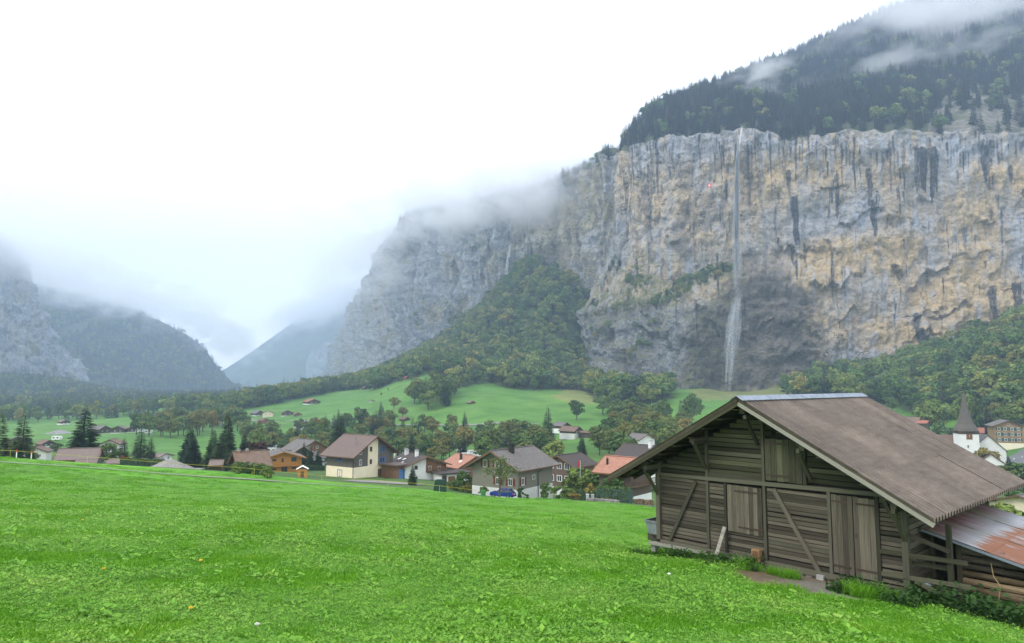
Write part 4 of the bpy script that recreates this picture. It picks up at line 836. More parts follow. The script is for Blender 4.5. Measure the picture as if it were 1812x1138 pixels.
in_barn(tag(m.build('hanging_rope', plain('straw_rope', (.42, .33, .16), .2)), 'thin straw coloured rope hanging on the log wall', 'rope'), (0, 0, 0))
# ================================================================== HOUSES
def roofmat(name, c, var=.25, row=2.2):
    t = NT(name); v = t.coord('Object'); n = t.noise(v, 1.6, 5, .65); w = t.new('ShaderNodeTexWave'); w.inputs['Scale'].default_value = row; w.inputs['Distortion'].default_value = .6; w.bands_direction = 'Z'; t.l.new(v, w.inputs[0])
    col = t.ramp(n, [(.3, tuple(x * (1 - var) for x in c)), (.7, tuple(x * (1 + var) for x in c))]); col = t.mix(.35, col, t.ramp(w.outputs[1], [(0, .75), (1, 1.1)]), 'MULTIPLY'); t.bump(w.outputs[1], .35, .05); return t.done(col, .8, .25)
M = dict(rbrown=roofmat('brown_tiles', (.17, .115, .085)), rtan=roofmat('brown_sheet_tiles', (.165, .12, .105), .12), rdark=roofmat('dark_tiles', (.075, .06, .055)), rgrey=roofmat('grey_tiles', (.15, .135, .125)), rred=roofmat('salmon_tiles', (.36, .175, .12), .2), rrust=roofmat('red_tiles', (.33, .12, .08)), rpink=roofmat('pinkish_sheet', (.195, .15, .132), .12),
    cream=plain('cream_render', (.76, .66, .47), .06, 1), white=plain('white_render', (.74, .73, .70), .07, 1), stone=plain('grey_plinth', (.42, .42, .41), .15, 2), greyw=plain('grey_shingle', (.20, .185, .15), .15, 3, stretch=(1, 1, 4)), shing=plain('brown_shingle', (.13, .09, .07), .2, 3, stretch=(1, 1, 5)), orange=plain('fresh_orange_wood', (.50, .235, .06), .12, 2, stretch=(1, 1, 6)),
    wood=plain('brown_wood', (.19, .10, .05), .3, 2, stretch=(1, 1, 6)), oldw=plain('dark_old_wood', (.075, .055, .042), .35, 2, stretch=(1, 1, 6)), greyold=plain('grey_old_wood', (.13, .115, .095), .35, 2, stretch=(1, 1, 6)), tan=plain('tan_shingle', (.27, .175, .095), .2, 2, stretch=(1, 1, 5)), frame=plain('white_frame', (.75, .74, .70), .04), brownf=plain('brown_frame', (.14, .08, .045), .1), red=plain('dark_red_shutter', (.15, .032, .028), .12), blue=plain('blue_frame', (.08, .18, .38), .1), shb=plain('brown_shutter', (.20, .09, .04), .1), green=plain('green_shutter', (.05, .09, .07), .1), asph=plain('asphalt', (.13, .13, .135), .15, .3, kind='World', rnd=0), gravel=plain('gravel', (.24, .225, .205), .3, 3, kind='World', bump=.5, rnd=0), black=plain('black_metal', (.025, .022, .02), .2))
_g = NT('window_glass'); GLASS = _g.done((.035, .045, .055), .08, .6)
_fr = MB().box((-.45, 0, 0), (.1, .08, 1)).box((.45, 0, 0), (.1, .08, 1)).box((0, 0, .46), (.8, .08, .08)).box((0, 0, -.46), (.8, .08, .08)).box((0, 0, 0), (.06, .06, .84))
_FM = {}
def window(par, face, u, z, w, h, dims, fm='frame', sh=None, glass=None):
    xl, xr, yf, yb = dims
    loc, rz = {'F': ((u, yf - .03, z), 0), 'R': ((xr + .03, u, z), R(90)), 'L': ((xl - .03, u, z), R(-90))}[face]
    if fm not in _FM: _FM[fm] = _fr.mesh('window_frame_' + fm, M[fm])
    wn_ = link('window', _FM[fm], par, loc, (0, 0, rz), (w, 1, h))
    p = link('pane', _UCG(), wn_, (0, .01, 0), (0, 0, 0), (.82, .03, .86))
    if sh:
        for s in (-1, 1): piece('shutter', M[sh], wn_, (s * .76, -.03, 0), (.5, .04, 1.02))
    return wn_
def _UCG():
    if 'glass' not in _UC: _UC['glass'] = MB().box((0,0,0), (1,1,1)).mesh('glass_block', GLASS)
    return _UC['glass']
def house(name, label, cat, apex, th, w, h, L, H, wall='wood', low=None, lowh=0, roof='rbrown', ovf=1.0, ovs=1.0, wins=(), chim=(), group=None, trim='brownf', thick=.22, sink=1.5, rafters=True):
    A = P(*apex) if len(apex) == 3 else np.array(apex[1:], float)
    o = thing(name, label, cat, (A[0], A[1], A[2] - H), R(th), group); s = h / w
    xl, xr, yf, yb = -(w - ovs), w - ovs, ovf, L - ovf; zt = H - s * xr - .05
    if low and lowh: MB().box((0, (yf + yb) / 2, (lowh - sink) / 2), (2 * xr + .08, yb - yf + .08, lowh + sink)).build('plinth', M[low], o)
    zb = lowh if low else -sink
    MB().prism([(xl, yf, zb), (xr, yf, zb), (xr, yf, zt), (0, yf, H - .1), (xl, yf, zt)], (0, yb - yf, 0)).build('wall', M[wall], o)
    rfm = MB()
    for sg in (-1, 1): rfm.prism([(0, 0, H), (sg * w, 0, H - h), (sg * w, 0, H - h - thick), (0, 0, H - thick)], (0, L, 0))
    ro = rfm.build('roof', M[roof], o)
    for sg in (-1, 1):
        for y in (-.05, L + .05): bar('barge_board', M[trim], ro, (0, y, H - thick * .6), (sg * (w + .05), y, H - h - thick * .6), .09, thick * 1.2)
        bar('fascia', M[trim], ro, (sg * (w + .05), 0, H - h - thick * .5), (sg * (w + .05), L, H - h - thick * .5), .08, thick * 1.1)
    bar('ridge', M[roof], ro, (0, 0, H + .03), (0, L, H + .03), .35, .1)
    if rafters:
        for x in (0, -.6 * w, .6 * w): bar('purlin', M[trim], ro, (x, .1, H - s * abs(x) - thick - .12), (x, ovf, H - s * abs(x) - thick - .12), .2, .2)
    for wi in wins: window(o, *wi[:5], (xl, xr, yf, yb), *wi[5:])
    for (x, y, cw, chh, cm) in chim:
        zc = H - s * abs(x); c = MB().box((x, y, zc + chh / 2 - .5), (cw, cw, chh + 1)).build('chimney', M[cm], ro); MB().box((x, y, zc + chh + .06), (cw * 1.3, cw * 1.3, .12)).box((x, y, zc + chh + .3), (cw * .9, cw * .9, .06)).box((x - cw * .35, y, zc + chh + .2), (.06, .06, .2)).box((x + cw * .35, y, zc + chh + .2), (.06, .06, .2)).build('chimney_cap', M['stone' if cm != 'black' else 'black'], c)
    return o, (xl, xr, yf, yb)
def balcony(o, xa, xb, yf, z, m='brownf'):
    b = MB().box(((xa + xb) / 2, yf - .45, z), (xb - xa, .9, .12)).build('balcony', M[m], o)
    piece('rail', M[m], b, ((xa + xb) / 2, yf - .86, z + .95), (xb - xa, .07, .1)); n = int((xb - xa) / .35)
    for i in range(n + 1): piece('baluster', M[m], b, (xa + (xb - xa) * i / n, yf - .86, z + .48), (.09, .04, .86))
# -- large brown and cream house
o, d = house('house', 'large brown roofed house with cream walls, dark timber and blue windows', 'house', (669, 771, 162), 56, 7.5, 4.5, 11.5, 10.0, 'greyold', 'cream', 3.1, 'rtan', 1.3, 1.1,
    [('L', 5.6, 4.9, 1.5, 1.3, 'blue'), ('L', 5.6, 1.6, 1.6, 1.7, 'blue'), ('F', -4.2, 6.5, .8, 1.3, 'frame'), ('F', -4.2, 4.1, .8, 1.3, 'frame'), ('F', -4.2, 1.5, .8, 1.4, 'frame'), ('F', 2.8, 6.6, 1.9, 1.3, 'blue'), ('F', 2.8, 4.1, 1.9, 1.3, 'blue')], [])
MB().prism([(-1.9, 1.22, 3.0), (1.3, 1.22, 3.0), (1.3, 1.22, 9.0), (0, 1.22, 9.75), (-1.9, 1.22, 8.6)], (0, .2, 0)).build('stair_panel', M['cream'], o)
for z in (6.9, 4.0): window(o, 'F', -1.0, z, .7, 1.1, (d[0], d[1], 1.22, d[3]), 'brownf')
an = MB().box((5.6, -1.6, 1.3), (6.4, 5.4, 3.4)).build('annex', M['wood'], o)
MB().prism([(1.4, -5.0, 3.1), (9.8, -5.0, 2.9), (9.8, -5.0, 3.15), (1.4, -5.0, 3.45)], (0, 6.1, 0)).build('annex_roof', M['rtan'], o)
for x in (3.3, 4.9): piece('garage_door', M['blue'], an, (x, -4.34, .95), (1.4, .08, 2.5))
piece('door', M['brownf'], o, (1.9, 1.2, 1.05), (1.0, .1, 2.1)); MB().tube((-6.6, 1.1, 0), (-6.6, 1.1, 5.4), .08, .08, 6).build('downspout', M['black'], o); MB().tube((-3.2, 4, 7.6), (-3.2, 4, 9.6), .12, .12, 8).build('vent_pipe', ZINC, o)
# -- grey house
o, d = house('house', 'grey shingled house with dark red shutters and white basement beside the blue car', 'house', (868, 798, 120), -36, 6.0, 3.1, 13.2, 8.3, 'greyw', 'white', 1.9, 'rgrey', 1.2, 1.0,
    [('F', -2.1, 5.9, .95, 1.3, 'frame', 'red'), ('F', .55, 5.9, .95, 1.3, 'frame', 'red'), ('F', .7, 3.1, .95, 1.25, 'frame', 'red'), ('F', 3.4, 3.1, .95, 1.25, 'frame', 'red'), ('R', 2.6, 3.2, .95, 1.3, 'frame', 'red'), ('R', 5.9, 3.6, .8, .8, 'frame'), ('R', 5.6, 1.0, .9, .6, 'frame'), ('R', 8.4, 1.0, .9, .6, 'frame')], [(1.1, 4.7, .75, 1.4, 'black')])
m = MB(); m.tube((5.1, 7.2, 0), (5.1, 7.2, 4.3), .07, .07, 6); m.tube((5.1, 7.2, 4.3), (5.9, 7.6, 5.0), .07, .07, 6); m.build('downspout', M['black'], o); MB().tube((2.5, 7.6, 6.9), (2.5, 7.6, 7.8), .08, .08, 8).build('vent_pipe', ZINC, o)
# -- orange house
o, d = house('house', 'bright orange timber house with grey roof next to the old tiled shed', 'house', (503, 799, 176), 26, 5.4, 1.75, 10.5, 6.5, 'orange', 'stone', 1.0, 'rgrey', 1.1, .9,
    [('F', -2.2, 4.3, 1.0, .55, 'brownf'), ('F', -.2, 4.2, .5, 1.0, 'brownf'), ('F', 2.6, 4.3, 1.3, 1.1, 'brownf'), ('F', -2.2, 2.0, 1.0, .5, 'brownf'), ('F', .3, 1.7, 1.5, 1.7, 'brownf'), ('F', 2.6, 2.1, 1.0, .4, 'brownf'), ('L', 4.5, 4.0, .9, 1.0, 'brownf')], [(-1.5, 4.0, .35, 1.6, 'stone')], trim='orange')
balcony(o, -4.2, 4.2, 1.1, 2.75, 'orange')
house('house', 'small white rendered house with dark gable roof behind the orange house', 'house', (555, 805, 235), 8, 4.1, 1.35, 9, 5.4, 'white', None, 0, 'rgrey', .7, .6, [('F', x, 3.0, .7, 1.0, 'brownf', 'green') for x in (-2, 0, 2)] + [('F', x, .9, .7, .7, 'brownf') for x in (-2.2, .2, 1.9)], trim='rgrey', rafters=False)
# -- old tiled shed
o, d = house('shed', 'old grey shed with sagging moss brown tiled roof beside the orange house', 'shed', (412, 799, 122), -58, 4.5, 2.5, 5.9, 4.6, 'greyold', None, 0, 'rbrown', .7, .7, [('F', -1, 1.5, .8, .8, 'brownf')], [(.4, .9, .45, .35, 'rred'), (.4, 2.3, .45, .35, 'rred')])
piece('door', M['oldw'], o, (4.02, 4.5, 1.0), (.1, 1.6, 2.0))
# -- left L roofed shed
o, d = house('shed', 'pale brown roofed wooden shed behind the crest at the far left', 'shed', (104, 794, 140), -72, 3.4, 2.0, 7.6, 4.3, 'greyold', None, 0, 'rpink', .4, .4)
MB().prism([(1.0, 4.0, 3.72), (4.4, 4.0, 1.72), (4.4, 4.0, 1.56), (1.0, 4.0, 3.56)], (0, 3.9, 0)).build('annex_roof', M['rpink'], o); MB().box((3.4, 5.9, 0), (1.4, 3.4, 3.4)).build('annex', M['greyold'], o)
# -- white and brown house with dark roof
o, d = house('house', 'white house with brown timber gable, dark roof and white chimneys', 'house', (758, 807, 165), 32, 6.3, 2.35, 12.5, 6.7, 'white', None, 0, 'rdark', 1.2, .9,
    [('L', 2.6, 3.4, .9, 1.0, 'brownf', 'shb'), ('L', 2.6, .9, .9, 1.0, 'brownf', 'shb'), ('F', -2.6, 4.0, .8, .9, 'brownf'), ('F', -2.6, 1.5, .8, .9, 'brownf'), ('F', 1.0, 3.7, .9, 1.0, 'frame', 'shb'), ('F', 3.4, 3.5, .8, 1.0, 'frame', 'shb')], [(-1.0, 4.5, .7, 1.3, 'white'), (-1.2, 10.2, .8, 1.1, 'white')], trim='wood')
MB().prism([(-.1, 1.14, 2.7), (5.35, 1.14, 2.7), (5.35, 1.14, 4.3), (0, 1.14, 6.2)], (0, .12, 0)).build('timber_gable', M['wood'], o)
for x, y in ((-3.2, 7), (-3.4, 9.4), (-4.6, 5)): piece('skylight', M['frame'], o, (x, y, 6.7 - .373 * abs(x) + .04), (.9, .7, .06), (0, R(-20.5), 0))
balcony(o, .2, 5.2, 1.2, 2.75)
a_ = MB().box((5.2, -1.6, .9), (7.2, 4.4, 3.2)).build('garage', M['white'], o); MB().prism([(.9, -4.6, 3.0), (9.6, -4.6, 2.9), (8.6, -4.6, 2.65), (.9, -4.6, 2.72)], (0, 5.9, 0)).build('garage_roof', M['rdark'], o)
for x in (4.3, 6.6): piece('garage_door', M['wood'], a_, (x, -3.84, .9), (1.8, .08, 2.3))
piece('door', M['oldw'], a_, (2.4, -3.84, 1.3), (1.2, .08, 2.2))
o, d = house('house', 'house with salmon red tiled roof behind the dark roofed white house', 'house', (843, 807, 188), 38, 6.0, 2.9, 10, 6.6, 'wood', None, 0, 'rred', .9, .8, [('F', 0, 3.6, .9, 1.0, 'frame')], [(-2.2, 4.2, .55, 1.2, 'black')], trim='wood'); piece('skylight', M['frame'], o, (-3.2, 3.0, 5.12), (.8, .9, .07), (0, R(-26), 0))
house('house', 'dark brown shingled house with white windows half hidden by the grey house', 'house', (985, 806, 146), -40, 4.6, 2.2, 9, 8.2, 'shing', 'white', 1.6, 'rdark', .7, .6, [('F', x, z, 1.3, 1.3, 'frame') for x in (-1.9, .2, 2.2) for z in (6.0, 3.4)] + [('R', 2, 3.5, 1.2, 1.3, 'frame'), ('R', 5, 3.5, 1.2, 1.3, 'frame')])
# -- houses left of the barn
o, d = house('house', 'brown timber house with salmon roof just left of the barn eave', 'house', (1142, 811, 118), 50, 4.4, 2.5, 8.0, 7.4, 'shing', 'white', 1.2, 'rred', .9, .9, [('L', 3, 3.2, .8, 1.0, 'frame')], [(-2.2, 6.2, .28, .8, 'black')], trim='wood')
balcony(o, -3.4, 3.4, .9, 2.9)
o, d = house('house', 'dark grey roofed house with white chimney behind the salmon roof', 'house', (1166, 789, 170), 40, 6.2, 3.6, 11, 8.0, 'white', None, 0, 'rdark', .8, .8, [('L', 3, 3.6, .9, 1.1, 'frame')], [(-.8, 2.0, .8, 1.6, 'white')]); 
house('house', 'small house with reddish brown roof left of the dark grey roof', 'house', (1112, 810, 165), 40, 4, 1.8, 7, 5.5, 'oldw', None, 0, 'rbrown', .6, .6, [('L', 2, 2.5, .8, .9, 'frame')])
house('house', 'pale house with brown roof glimpsed among trees above the barn roof', 'house', (1147, 768, 250), 35, 4.5, 2, 8, 6, 'white', None, 0, 'rgrey', .6, .6, [('L', 2, 2.5, .8, .9, 'frame')])
# -- chalets in the trees behind
_c, _d = house('chalet', 'dark roofed chalet with red brown gable among trees behind the white house', 'house', (558, 779, 262), 48, 7, 3.6, 13, 8.0, 'wood', 'white', 2.4, 'rgrey', 1, 1, [('F', x, z, 1, 1, 'frame') for x in (-2, 1.5) for z in (3.4, 5.2)])
balcony(_c, -5, 5, 1.0, 2.6)
house('chalet', 'grey roofed chalet with steep gable in front of the dark roofed chalet', 'house', (537, 790, 240), 20, 4.6, 3.0, 9, 6.6, 'oldw', 'white', 2, 'rgrey', .8, .8, [('F', x, 3.2, .9, .9, 'frame') for x in (-1.5, 1.5)])
house('chalet', 'small white chalet with brown gable beyond the pale brown shed', 'house', (193, 778, 245), 10, 3.8, 1.7, 7, 6.2, 'white', None, 0, 'rbrown', .8, .7, [('F', x, z, .8, .9, 'brownf') for x in (-1.3, 1.3) for z in (1.4, 3.6)])
# -- small sheds and caravans below the crest
for lab, ax, th_, w_, h_, L_, H_, wl_, rf_ in (
    ('low dark shed with pinkish roof right of the pale brown shed', (193, 812, 150), -78, 2.2, .8, 3.6, 2.8, 'oldw', 'rpink'), ('low reddish shed with pinkish roof, leftmost of the pair by the hedge', (241, 812, 160), -80, 2.2, .8, 2.6, 2.6, 'wood', 'rpink'),
    ('low reddish shed with pinkish roof beside the dark firs', (262, 813, 158), -80, 2.4, .9, 3.4, 2.7, 'wood', 'rpink'), ('small shed with pinkish roof next to the old tiled shed', (372, 814, 128), -75, 2.0, .8, 2.4, 2.6, 'oldw', 'rpink')):
    house('shed', lab, 'shed', ax, th_, w_, h_, L_, H_, wl_, None, 0, rf_, .25, .25, rafters=False)
# -- far huts and farms on the meadows: px, py of ridge, Y, turn, half span, rise, length, height
FAR = [('wide dark barn left of the yellow farmhouse on the far meadow', 461, 728, 640, 60, 5, 2.6, 9, 6, 'oldw', 'rgrey'), ('yellow rendered farmhouse on the far meadow', 474, 727, 630, 12, 5, 2.0, 9, 6.5, 'cream', 'rbrown'),
  ('dark chalet with white ground floor on the far meadow', 509, 728, 620, 20, 5.5, 2.6, 9, 6.5, 'oldw', 'rgrey'), ('brown hut right of the dark chalet on the far meadow', 528, 730, 610, 30, 3.5, 1.6, 6, 4.5, 'wood', 'rbrown'), ('red roofed farmhouse highest on the far meadow', 556, 715, 690, 40, 7, 2.8, 13, 6.5, 'oldw', 'rrust'),
  ('small brown hut left end of the far meadow track', 434, 737, 600, 50, 3, 1.8, 6, 4.5, 'wood', 'rrust'), ('brown roofed hut below the track on the far meadow', 471, 740, 560, 50, 3.4, 2.0, 8, 4.6, 'wood', 'rbrown'), ('pink roofed hut at the left edge of the far meadow', 393, 730, 760, 50, 3, 1.4, 9, 4, 'white', 'rrust'),
  ('grey hut among trees below the far meadow', 542, 743, 470, 55, 4.2, 1.9, 9, 5, 'oldw', 'rgrey'), ('orange roofed house among trees below the far meadow', 567, 739, 480, 55, 3.6, 1.9, 9, 5, 'cream', 'rrust'), ('small wooden hut with pinkish roof alone on the green slope', 837, 711, 505, 35, 2.6, 1.4, 5.5, 3.6, 'wood', 'rpink'),
  ('brown hut beside trees at the foot of the green slope', 721, 742, 470, 50, 3, 1.5, 6, 4, 'oldw', 'rbrown'), ('tiny pale hut on the green slope left of the tree clump', 660, 721, 600, 50, 1.8, .9, 3.5, 3, 'white', 'rgrey'), ('tiny brown hut high at the top of the green meadow', 721, 677, 700, 50, 2.6, 1.4, 5, 3.6, 'wood', 'rrust'),
  ('tiny hut at the very top of the meadow tongue', 738, 651, 735, 50, 2.6, 1.4, 5, 3.4, 'wood', 'rrust'), ('small dark hut under trees on the left meadow edge', 649, 684, 770, 50, 3, 1.4, 6, 3.6, 'oldw', 'rbrown'), ('brown barn left end of the small knoll', 1003, 742, 380, 45, 4.0, 1.9, 8, 5, 'oldw', 'rgrey'), ('large brown barn on the small grassy knoll', 1025, 754, 345, 50, 4.2, 2.3, 10, 5, 'oldw', 'rbrown'),
  ('dark brown hut among trees left of the knoll', 938, 772, 340, 45, 3.8, 1.8, 8, 4.5, 'wood', 'rbrown'), ('low dark shed right of the barn on the knoll', 1048, 763, 340, 40, 2.2, .8, 8, 2.8, 'oldw', 'rbrown'),
  ('dark barn at the far left edge behind the larches', 34, 748, 330, 30, 5, 2.2, 9, 6, 'oldw', 'rgrey'), ('brown barn standing alone on the left valley meadow', 88, 773, 330, 60, 3.5, 1.8, 7, 4.5, 'oldw', 'rbrown'), ('pale roofed hut on the far left meadow', 117, 743, 560, 60, 4, 1.6, 7, 4.5, 'oldw', 'rpink'), ('low white roofed shed left of the tall firs', 296, 792, 240, 80, 4, 1.0, 7, 3.0, 'white', 'rpink'),
  ('long grey roofed chalet in the far yard, left of three', 187, 757, 450, 70, 5, 2.4, 11, 6.5, 'oldw', 'rgrey'), ('dark gabled chalet in the far yard, middle of three', 208, 758, 445, 15, 4.5, 2.0, 8, 6, 'oldw', 'rgrey'), ('dark chalet with white base in the far yard, right of three', 240, 756, 450, 40, 5.5, 2.2, 10, 6, 'oldw', 'rbrown'), ('pink roofed hut at the foot of the left forest', 139, 731, 800, 60, 4, 1.8, 6, 5, 'wood', 'rrust'), ('white walled house hidden behind the larches', 62, 790, 220, 20, 3.6, 1.6, 7, 5, 'white', 'rbrown')]
for lab, px, py, Y, th_, w_, h_, L_, H_, wl_, rf_ in FAR:
    A = P(px, py, Y); gz = float(hz(A[0], A[1])); H2_ = max(H_, min(H_ + 2.5, A[2] - gz)); A[2] = max(min(A[2], gz + H_ + .6), gz + H_ - 1.4) if abs(A[2] - gz - H_) < 8 else gz + H_
    big = w_ >= 3.5
    house('hut' if not big else 'chalet', lab, 'hut' if not big else 'house', ('w', *A), th_, w_, h_, L_, H_, wl_, 'white' if big and wl_ == 'oldw' else None, 1.6 if big and wl_ == 'oldw' else 0, rf_, .5, .5, [('F', x, H_ * .45, .8, .9, 'frame') for x in (-w_ * .35, w_ * .35)] if big else [], rafters=False)
# -- church
CT = P(1711, 800, 262); ch = thing('church', 'white church with square tower and tall pointed grey shingle spire', 'church', (CT[0], CT[1], -34.0), R(-14))
tz = P(1711, 763, 262)[2] + 34.0
spz = P(1703, 690, 262)[2] + 34.0
tw = MB().box((0, 0, tz / 2 - .9), (6.4, 6.4, tz + .2)).build('tower', M['white'], ch)
MB().box((0, 0, tz - .35), (6.7, 6.7, 1.1)).build('belfry', M['oldw'], ch)
for x in np.arange(-2.8, 2.9, .8): piece('belfry_post', M['brownf'], ch, (x, -3.4, tz - .3), (.14, .12, 1.0)); piece('belfry_post', M['brownf'], ch, (3.4, x, tz - .3), (.12, .14, 1.0))
SPI = plain('spire_shingle', (.115, .10, .085), .25, 1.5, stretch=(1, 1, 3)); m = MB(); prof = [(0, 3.9, 4), (.06, 3.55, 4), (.16, 2.7, 8), (.3, 2.0, 8), (.55, 1.15, 8), (.8, .5, 8), (1, .06, 8)]; hs_ = spz - tz - .2
rings = []
for t_, r_, n_ in prof:
    ring = []
    for i in range(8):
        a = R(22.5) + i * math.pi / 4; sq = r_ / max(abs(math.cos(a)), abs(math.sin(a))); oc = r_ / math.cos(R(22.5)); k = sstep(0, .22, t_); rr = sq * (1 - k) + oc * k; ring.append((rr * math.cos(a), rr * math.sin(a), tz + .2 + hs_ * t_))
    rings.append(ring)
for a, b in zip(rings, rings[1:]):
    for i in range(8): m.poly([a[i], a[(i + 1) % 8], b[(i + 1) % 8], b[i]])
m.poly(rings[0][::-1]); sp = m.build('spire', SPI, ch)
MB().tube((0, 0, spz - .2), (0, 0, spz + 2.6), .08, .05, 6).box((0, 0, spz + 1.9), (1.0, .1, .1)).tube((0, 0, spz + .5), (0, 0, spz + .95), .25, .25, 8).build('spire_cross', M['black'], sp)
for lo, ro_ in (((0, -3.24, tz - 1.9), 0), ((3.24, 0, tz - 1.9), R(90))): 
    c_ = piece('clock_face', M['shb'], tw, lo, (2.0, .08, 2.0), (0, 0, ro_)); piece('clock_hand', M['cream'], tw, (lo[0] + (.06 if ro_ else 0), lo[1] - (0 if ro_ else .06), lo[2] + .3), (.1, .05, .9), (0, R(12), ro_))
for z in (tz - 5.5, tz - 10): window(ch, 'F', -.6, z, .6, 1.3, (-3.2, 3.2, -3.2, 3.2), 'frame')
# nave to the right of the tower and transept
nv = MB().prism([(2.5, 2.5, 0), (14.0, 2.5, 0), (14.0, 2.5, tz - 7.2), (8.2, 2.5, tz - 1.6), (2.5, 2.5, tz - 7.2)], (0, 12, 0)).build('nave', M['white'], ch)
s_ = 5.6 / 5.8; m = MB()
for sg in (-1, 1): m.prism([(8.2, 2.1, tz - 1.4), (8.2 + sg * 6.4, 2.1, tz - 1.4 - 6.4 * s_), (8.2 + sg * 6.4, 2.1, tz - 1.7 - 6.4 * s_), (8.2, 2.1, tz - 1.7)], (0, 13, 0))
m.build('nave_roof', M['rgrey'], ch)
MB().box((-5, 6, (tz - 6) / 2), (9, 7, tz - 6)).build('side_aisle', M['white'], ch); m = MB()
for sg in (-1, 1): m.prism([(-10, 6, tz - 1.8), (-10, 6 + sg * 4.4, tz - 6.2), (-10, 6 + sg * 4.4, tz - 6.5), (-10, 6, tz - 2.1)], (10, 0, 0))
m.build('aisle_roof', M['rbrown'], ch)
house('chapel', 'low building with steep dark roof at the foot of the church', 'house', (1753, 803, 235), -30, 4.0, 3.2, 6, 6.5, 'white', None, 0, 'rdark', .3, .3, rafters=False)
# -- buildings right of the church
house('hotel', 'four storey tan shingled hotel with cream ground floor at the right edge', 'hotel', (1785, 744, 332), -20, 6.9, 2.9, 13, 14.5, 'tan', 'cream', 3.6, 'rgrey', 1, 1, [('F', x, z, 1.3, 1.4, 'frame', 'green') for x in (-4, -1.4, 1.4, 4) for z in (5.2, 7.8, 10.3)] + [('F', x, 2.2, 1.6, 1.9, 'frame') for x in (-3.6, -1.6, 1.6, 3.6)] + [('F', 0, 12.4, 1.1, 1.1, 'frame')])
house('chalet', 'dark chalet with rust red roof between the church and the hotel', 'house', (1742, 757, 350), 55, 5.0, 2.4, 11, 6.2, 'oldw', None, 0, 'rrust', .8, .8, [('F', x, z, .8, .8, 'frame') for x in (-2, 0, 2) for z in (1.8, 3.8)])
house('house', 'dark house with red roof behind the hotel', 'house', (1790, 735, 390), 20, 7, 2.4, 12, 9, 'oldw', None, 0, 'rrust', .9, .9, [('F', x, 5.2, 1, 1, 'frame') for x in (-3, 0, 3)])
house('chalet', 'brown roofed chalet with wooden gable behind the barn ridge', 'house', (1629, 738, 395), 46, 6.5, 3.6, 12, 9, 'wood', 'white', 3, 'rbrown', 1, 1, [('F', x, 4.6, 1, 1.2, 'frame') for x in (-2.5, 0, 2.5)])
house('house', 'house with reddish roof left of the brown roofed chalet', 'house', (1592, 735, 410), 46, 5.5, 2.8, 9, 8, 'white', None, 0, 'rrust', .8, .8, [('F', x, 4, 1, 1.2, 'frame') for x in (-2, 2)])
house('shed', 'small dark shed right of the brown roofed chalet', 'shed', (1644, 744, 385), 40, 3, 1.6, 6, 5.5, 'oldw', None, 0, 'rrust', .5, .5)
house('house', 'grey roofed pale house below the barn at the right edge', 'house', (1800, 876, 118), -62, 6.5, 2.0, 12, 6.4, 'cream', None, 0, 'rgrey', .9, .9, [('R', 3, 3, 1.4, 1.1, 'frame'), ('R', 8, 3, 1.4, 1.1, 'frame'), ('F', 0, 3, 1.2, 1.1, 'frame'), ('F', 3, 3, 1.2, 1.1, 'frame')])
house('house', 'pale house with terracotta roof behind the rusty lean-to roof', 'house', (1752, 874, 135), 30, 4, 1.6, 7, 6, 'white', None, 0, 'rred', .5, .5, [('F', 0, 3, 1, 1, 'frame')])
# ================================================================== SINGLE TREES
TR = {}
def proto(key, crown, trunk): TR.setdefault(key, []).append((crown, trunk))
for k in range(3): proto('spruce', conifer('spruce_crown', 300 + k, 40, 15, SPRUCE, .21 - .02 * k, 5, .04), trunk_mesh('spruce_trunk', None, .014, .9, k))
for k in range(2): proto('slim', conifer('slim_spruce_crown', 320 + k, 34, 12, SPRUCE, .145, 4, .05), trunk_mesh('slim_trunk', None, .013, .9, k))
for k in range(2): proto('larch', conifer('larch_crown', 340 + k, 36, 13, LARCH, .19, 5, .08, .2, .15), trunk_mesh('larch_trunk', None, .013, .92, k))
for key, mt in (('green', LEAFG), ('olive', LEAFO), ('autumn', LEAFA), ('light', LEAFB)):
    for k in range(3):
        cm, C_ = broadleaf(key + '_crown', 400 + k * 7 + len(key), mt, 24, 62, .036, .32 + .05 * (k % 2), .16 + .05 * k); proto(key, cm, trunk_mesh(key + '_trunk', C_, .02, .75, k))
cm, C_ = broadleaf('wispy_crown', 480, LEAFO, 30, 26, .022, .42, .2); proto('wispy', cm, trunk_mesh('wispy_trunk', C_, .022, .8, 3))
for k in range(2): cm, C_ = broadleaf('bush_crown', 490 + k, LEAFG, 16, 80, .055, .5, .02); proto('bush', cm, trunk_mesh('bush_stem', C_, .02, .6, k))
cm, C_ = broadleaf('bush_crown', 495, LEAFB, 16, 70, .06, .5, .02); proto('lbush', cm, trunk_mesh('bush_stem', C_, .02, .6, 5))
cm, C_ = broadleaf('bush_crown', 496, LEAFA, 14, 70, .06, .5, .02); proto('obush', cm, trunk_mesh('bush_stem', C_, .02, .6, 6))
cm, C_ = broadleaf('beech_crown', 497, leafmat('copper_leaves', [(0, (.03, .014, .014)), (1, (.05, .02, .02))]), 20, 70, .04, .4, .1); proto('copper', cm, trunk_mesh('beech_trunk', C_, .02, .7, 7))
cm, C_ = broadleaf('red_bush_crown', 498, leafmat('red_leaves', [(0, (.22, .03, .015)), (1, (.28, .06, .02))]), 12, 60, .07, .5, .05); proto('redbush', cm, trunk_mesh('bush_stem', C_, .02, .6, 8))
NAMES = dict(spruce='spruce_tree', slim='spruce_tree', larch='larch_tree', bush='bush', lbush='bush', obush='bush', redbush='bush')
trg = random.Random(11)
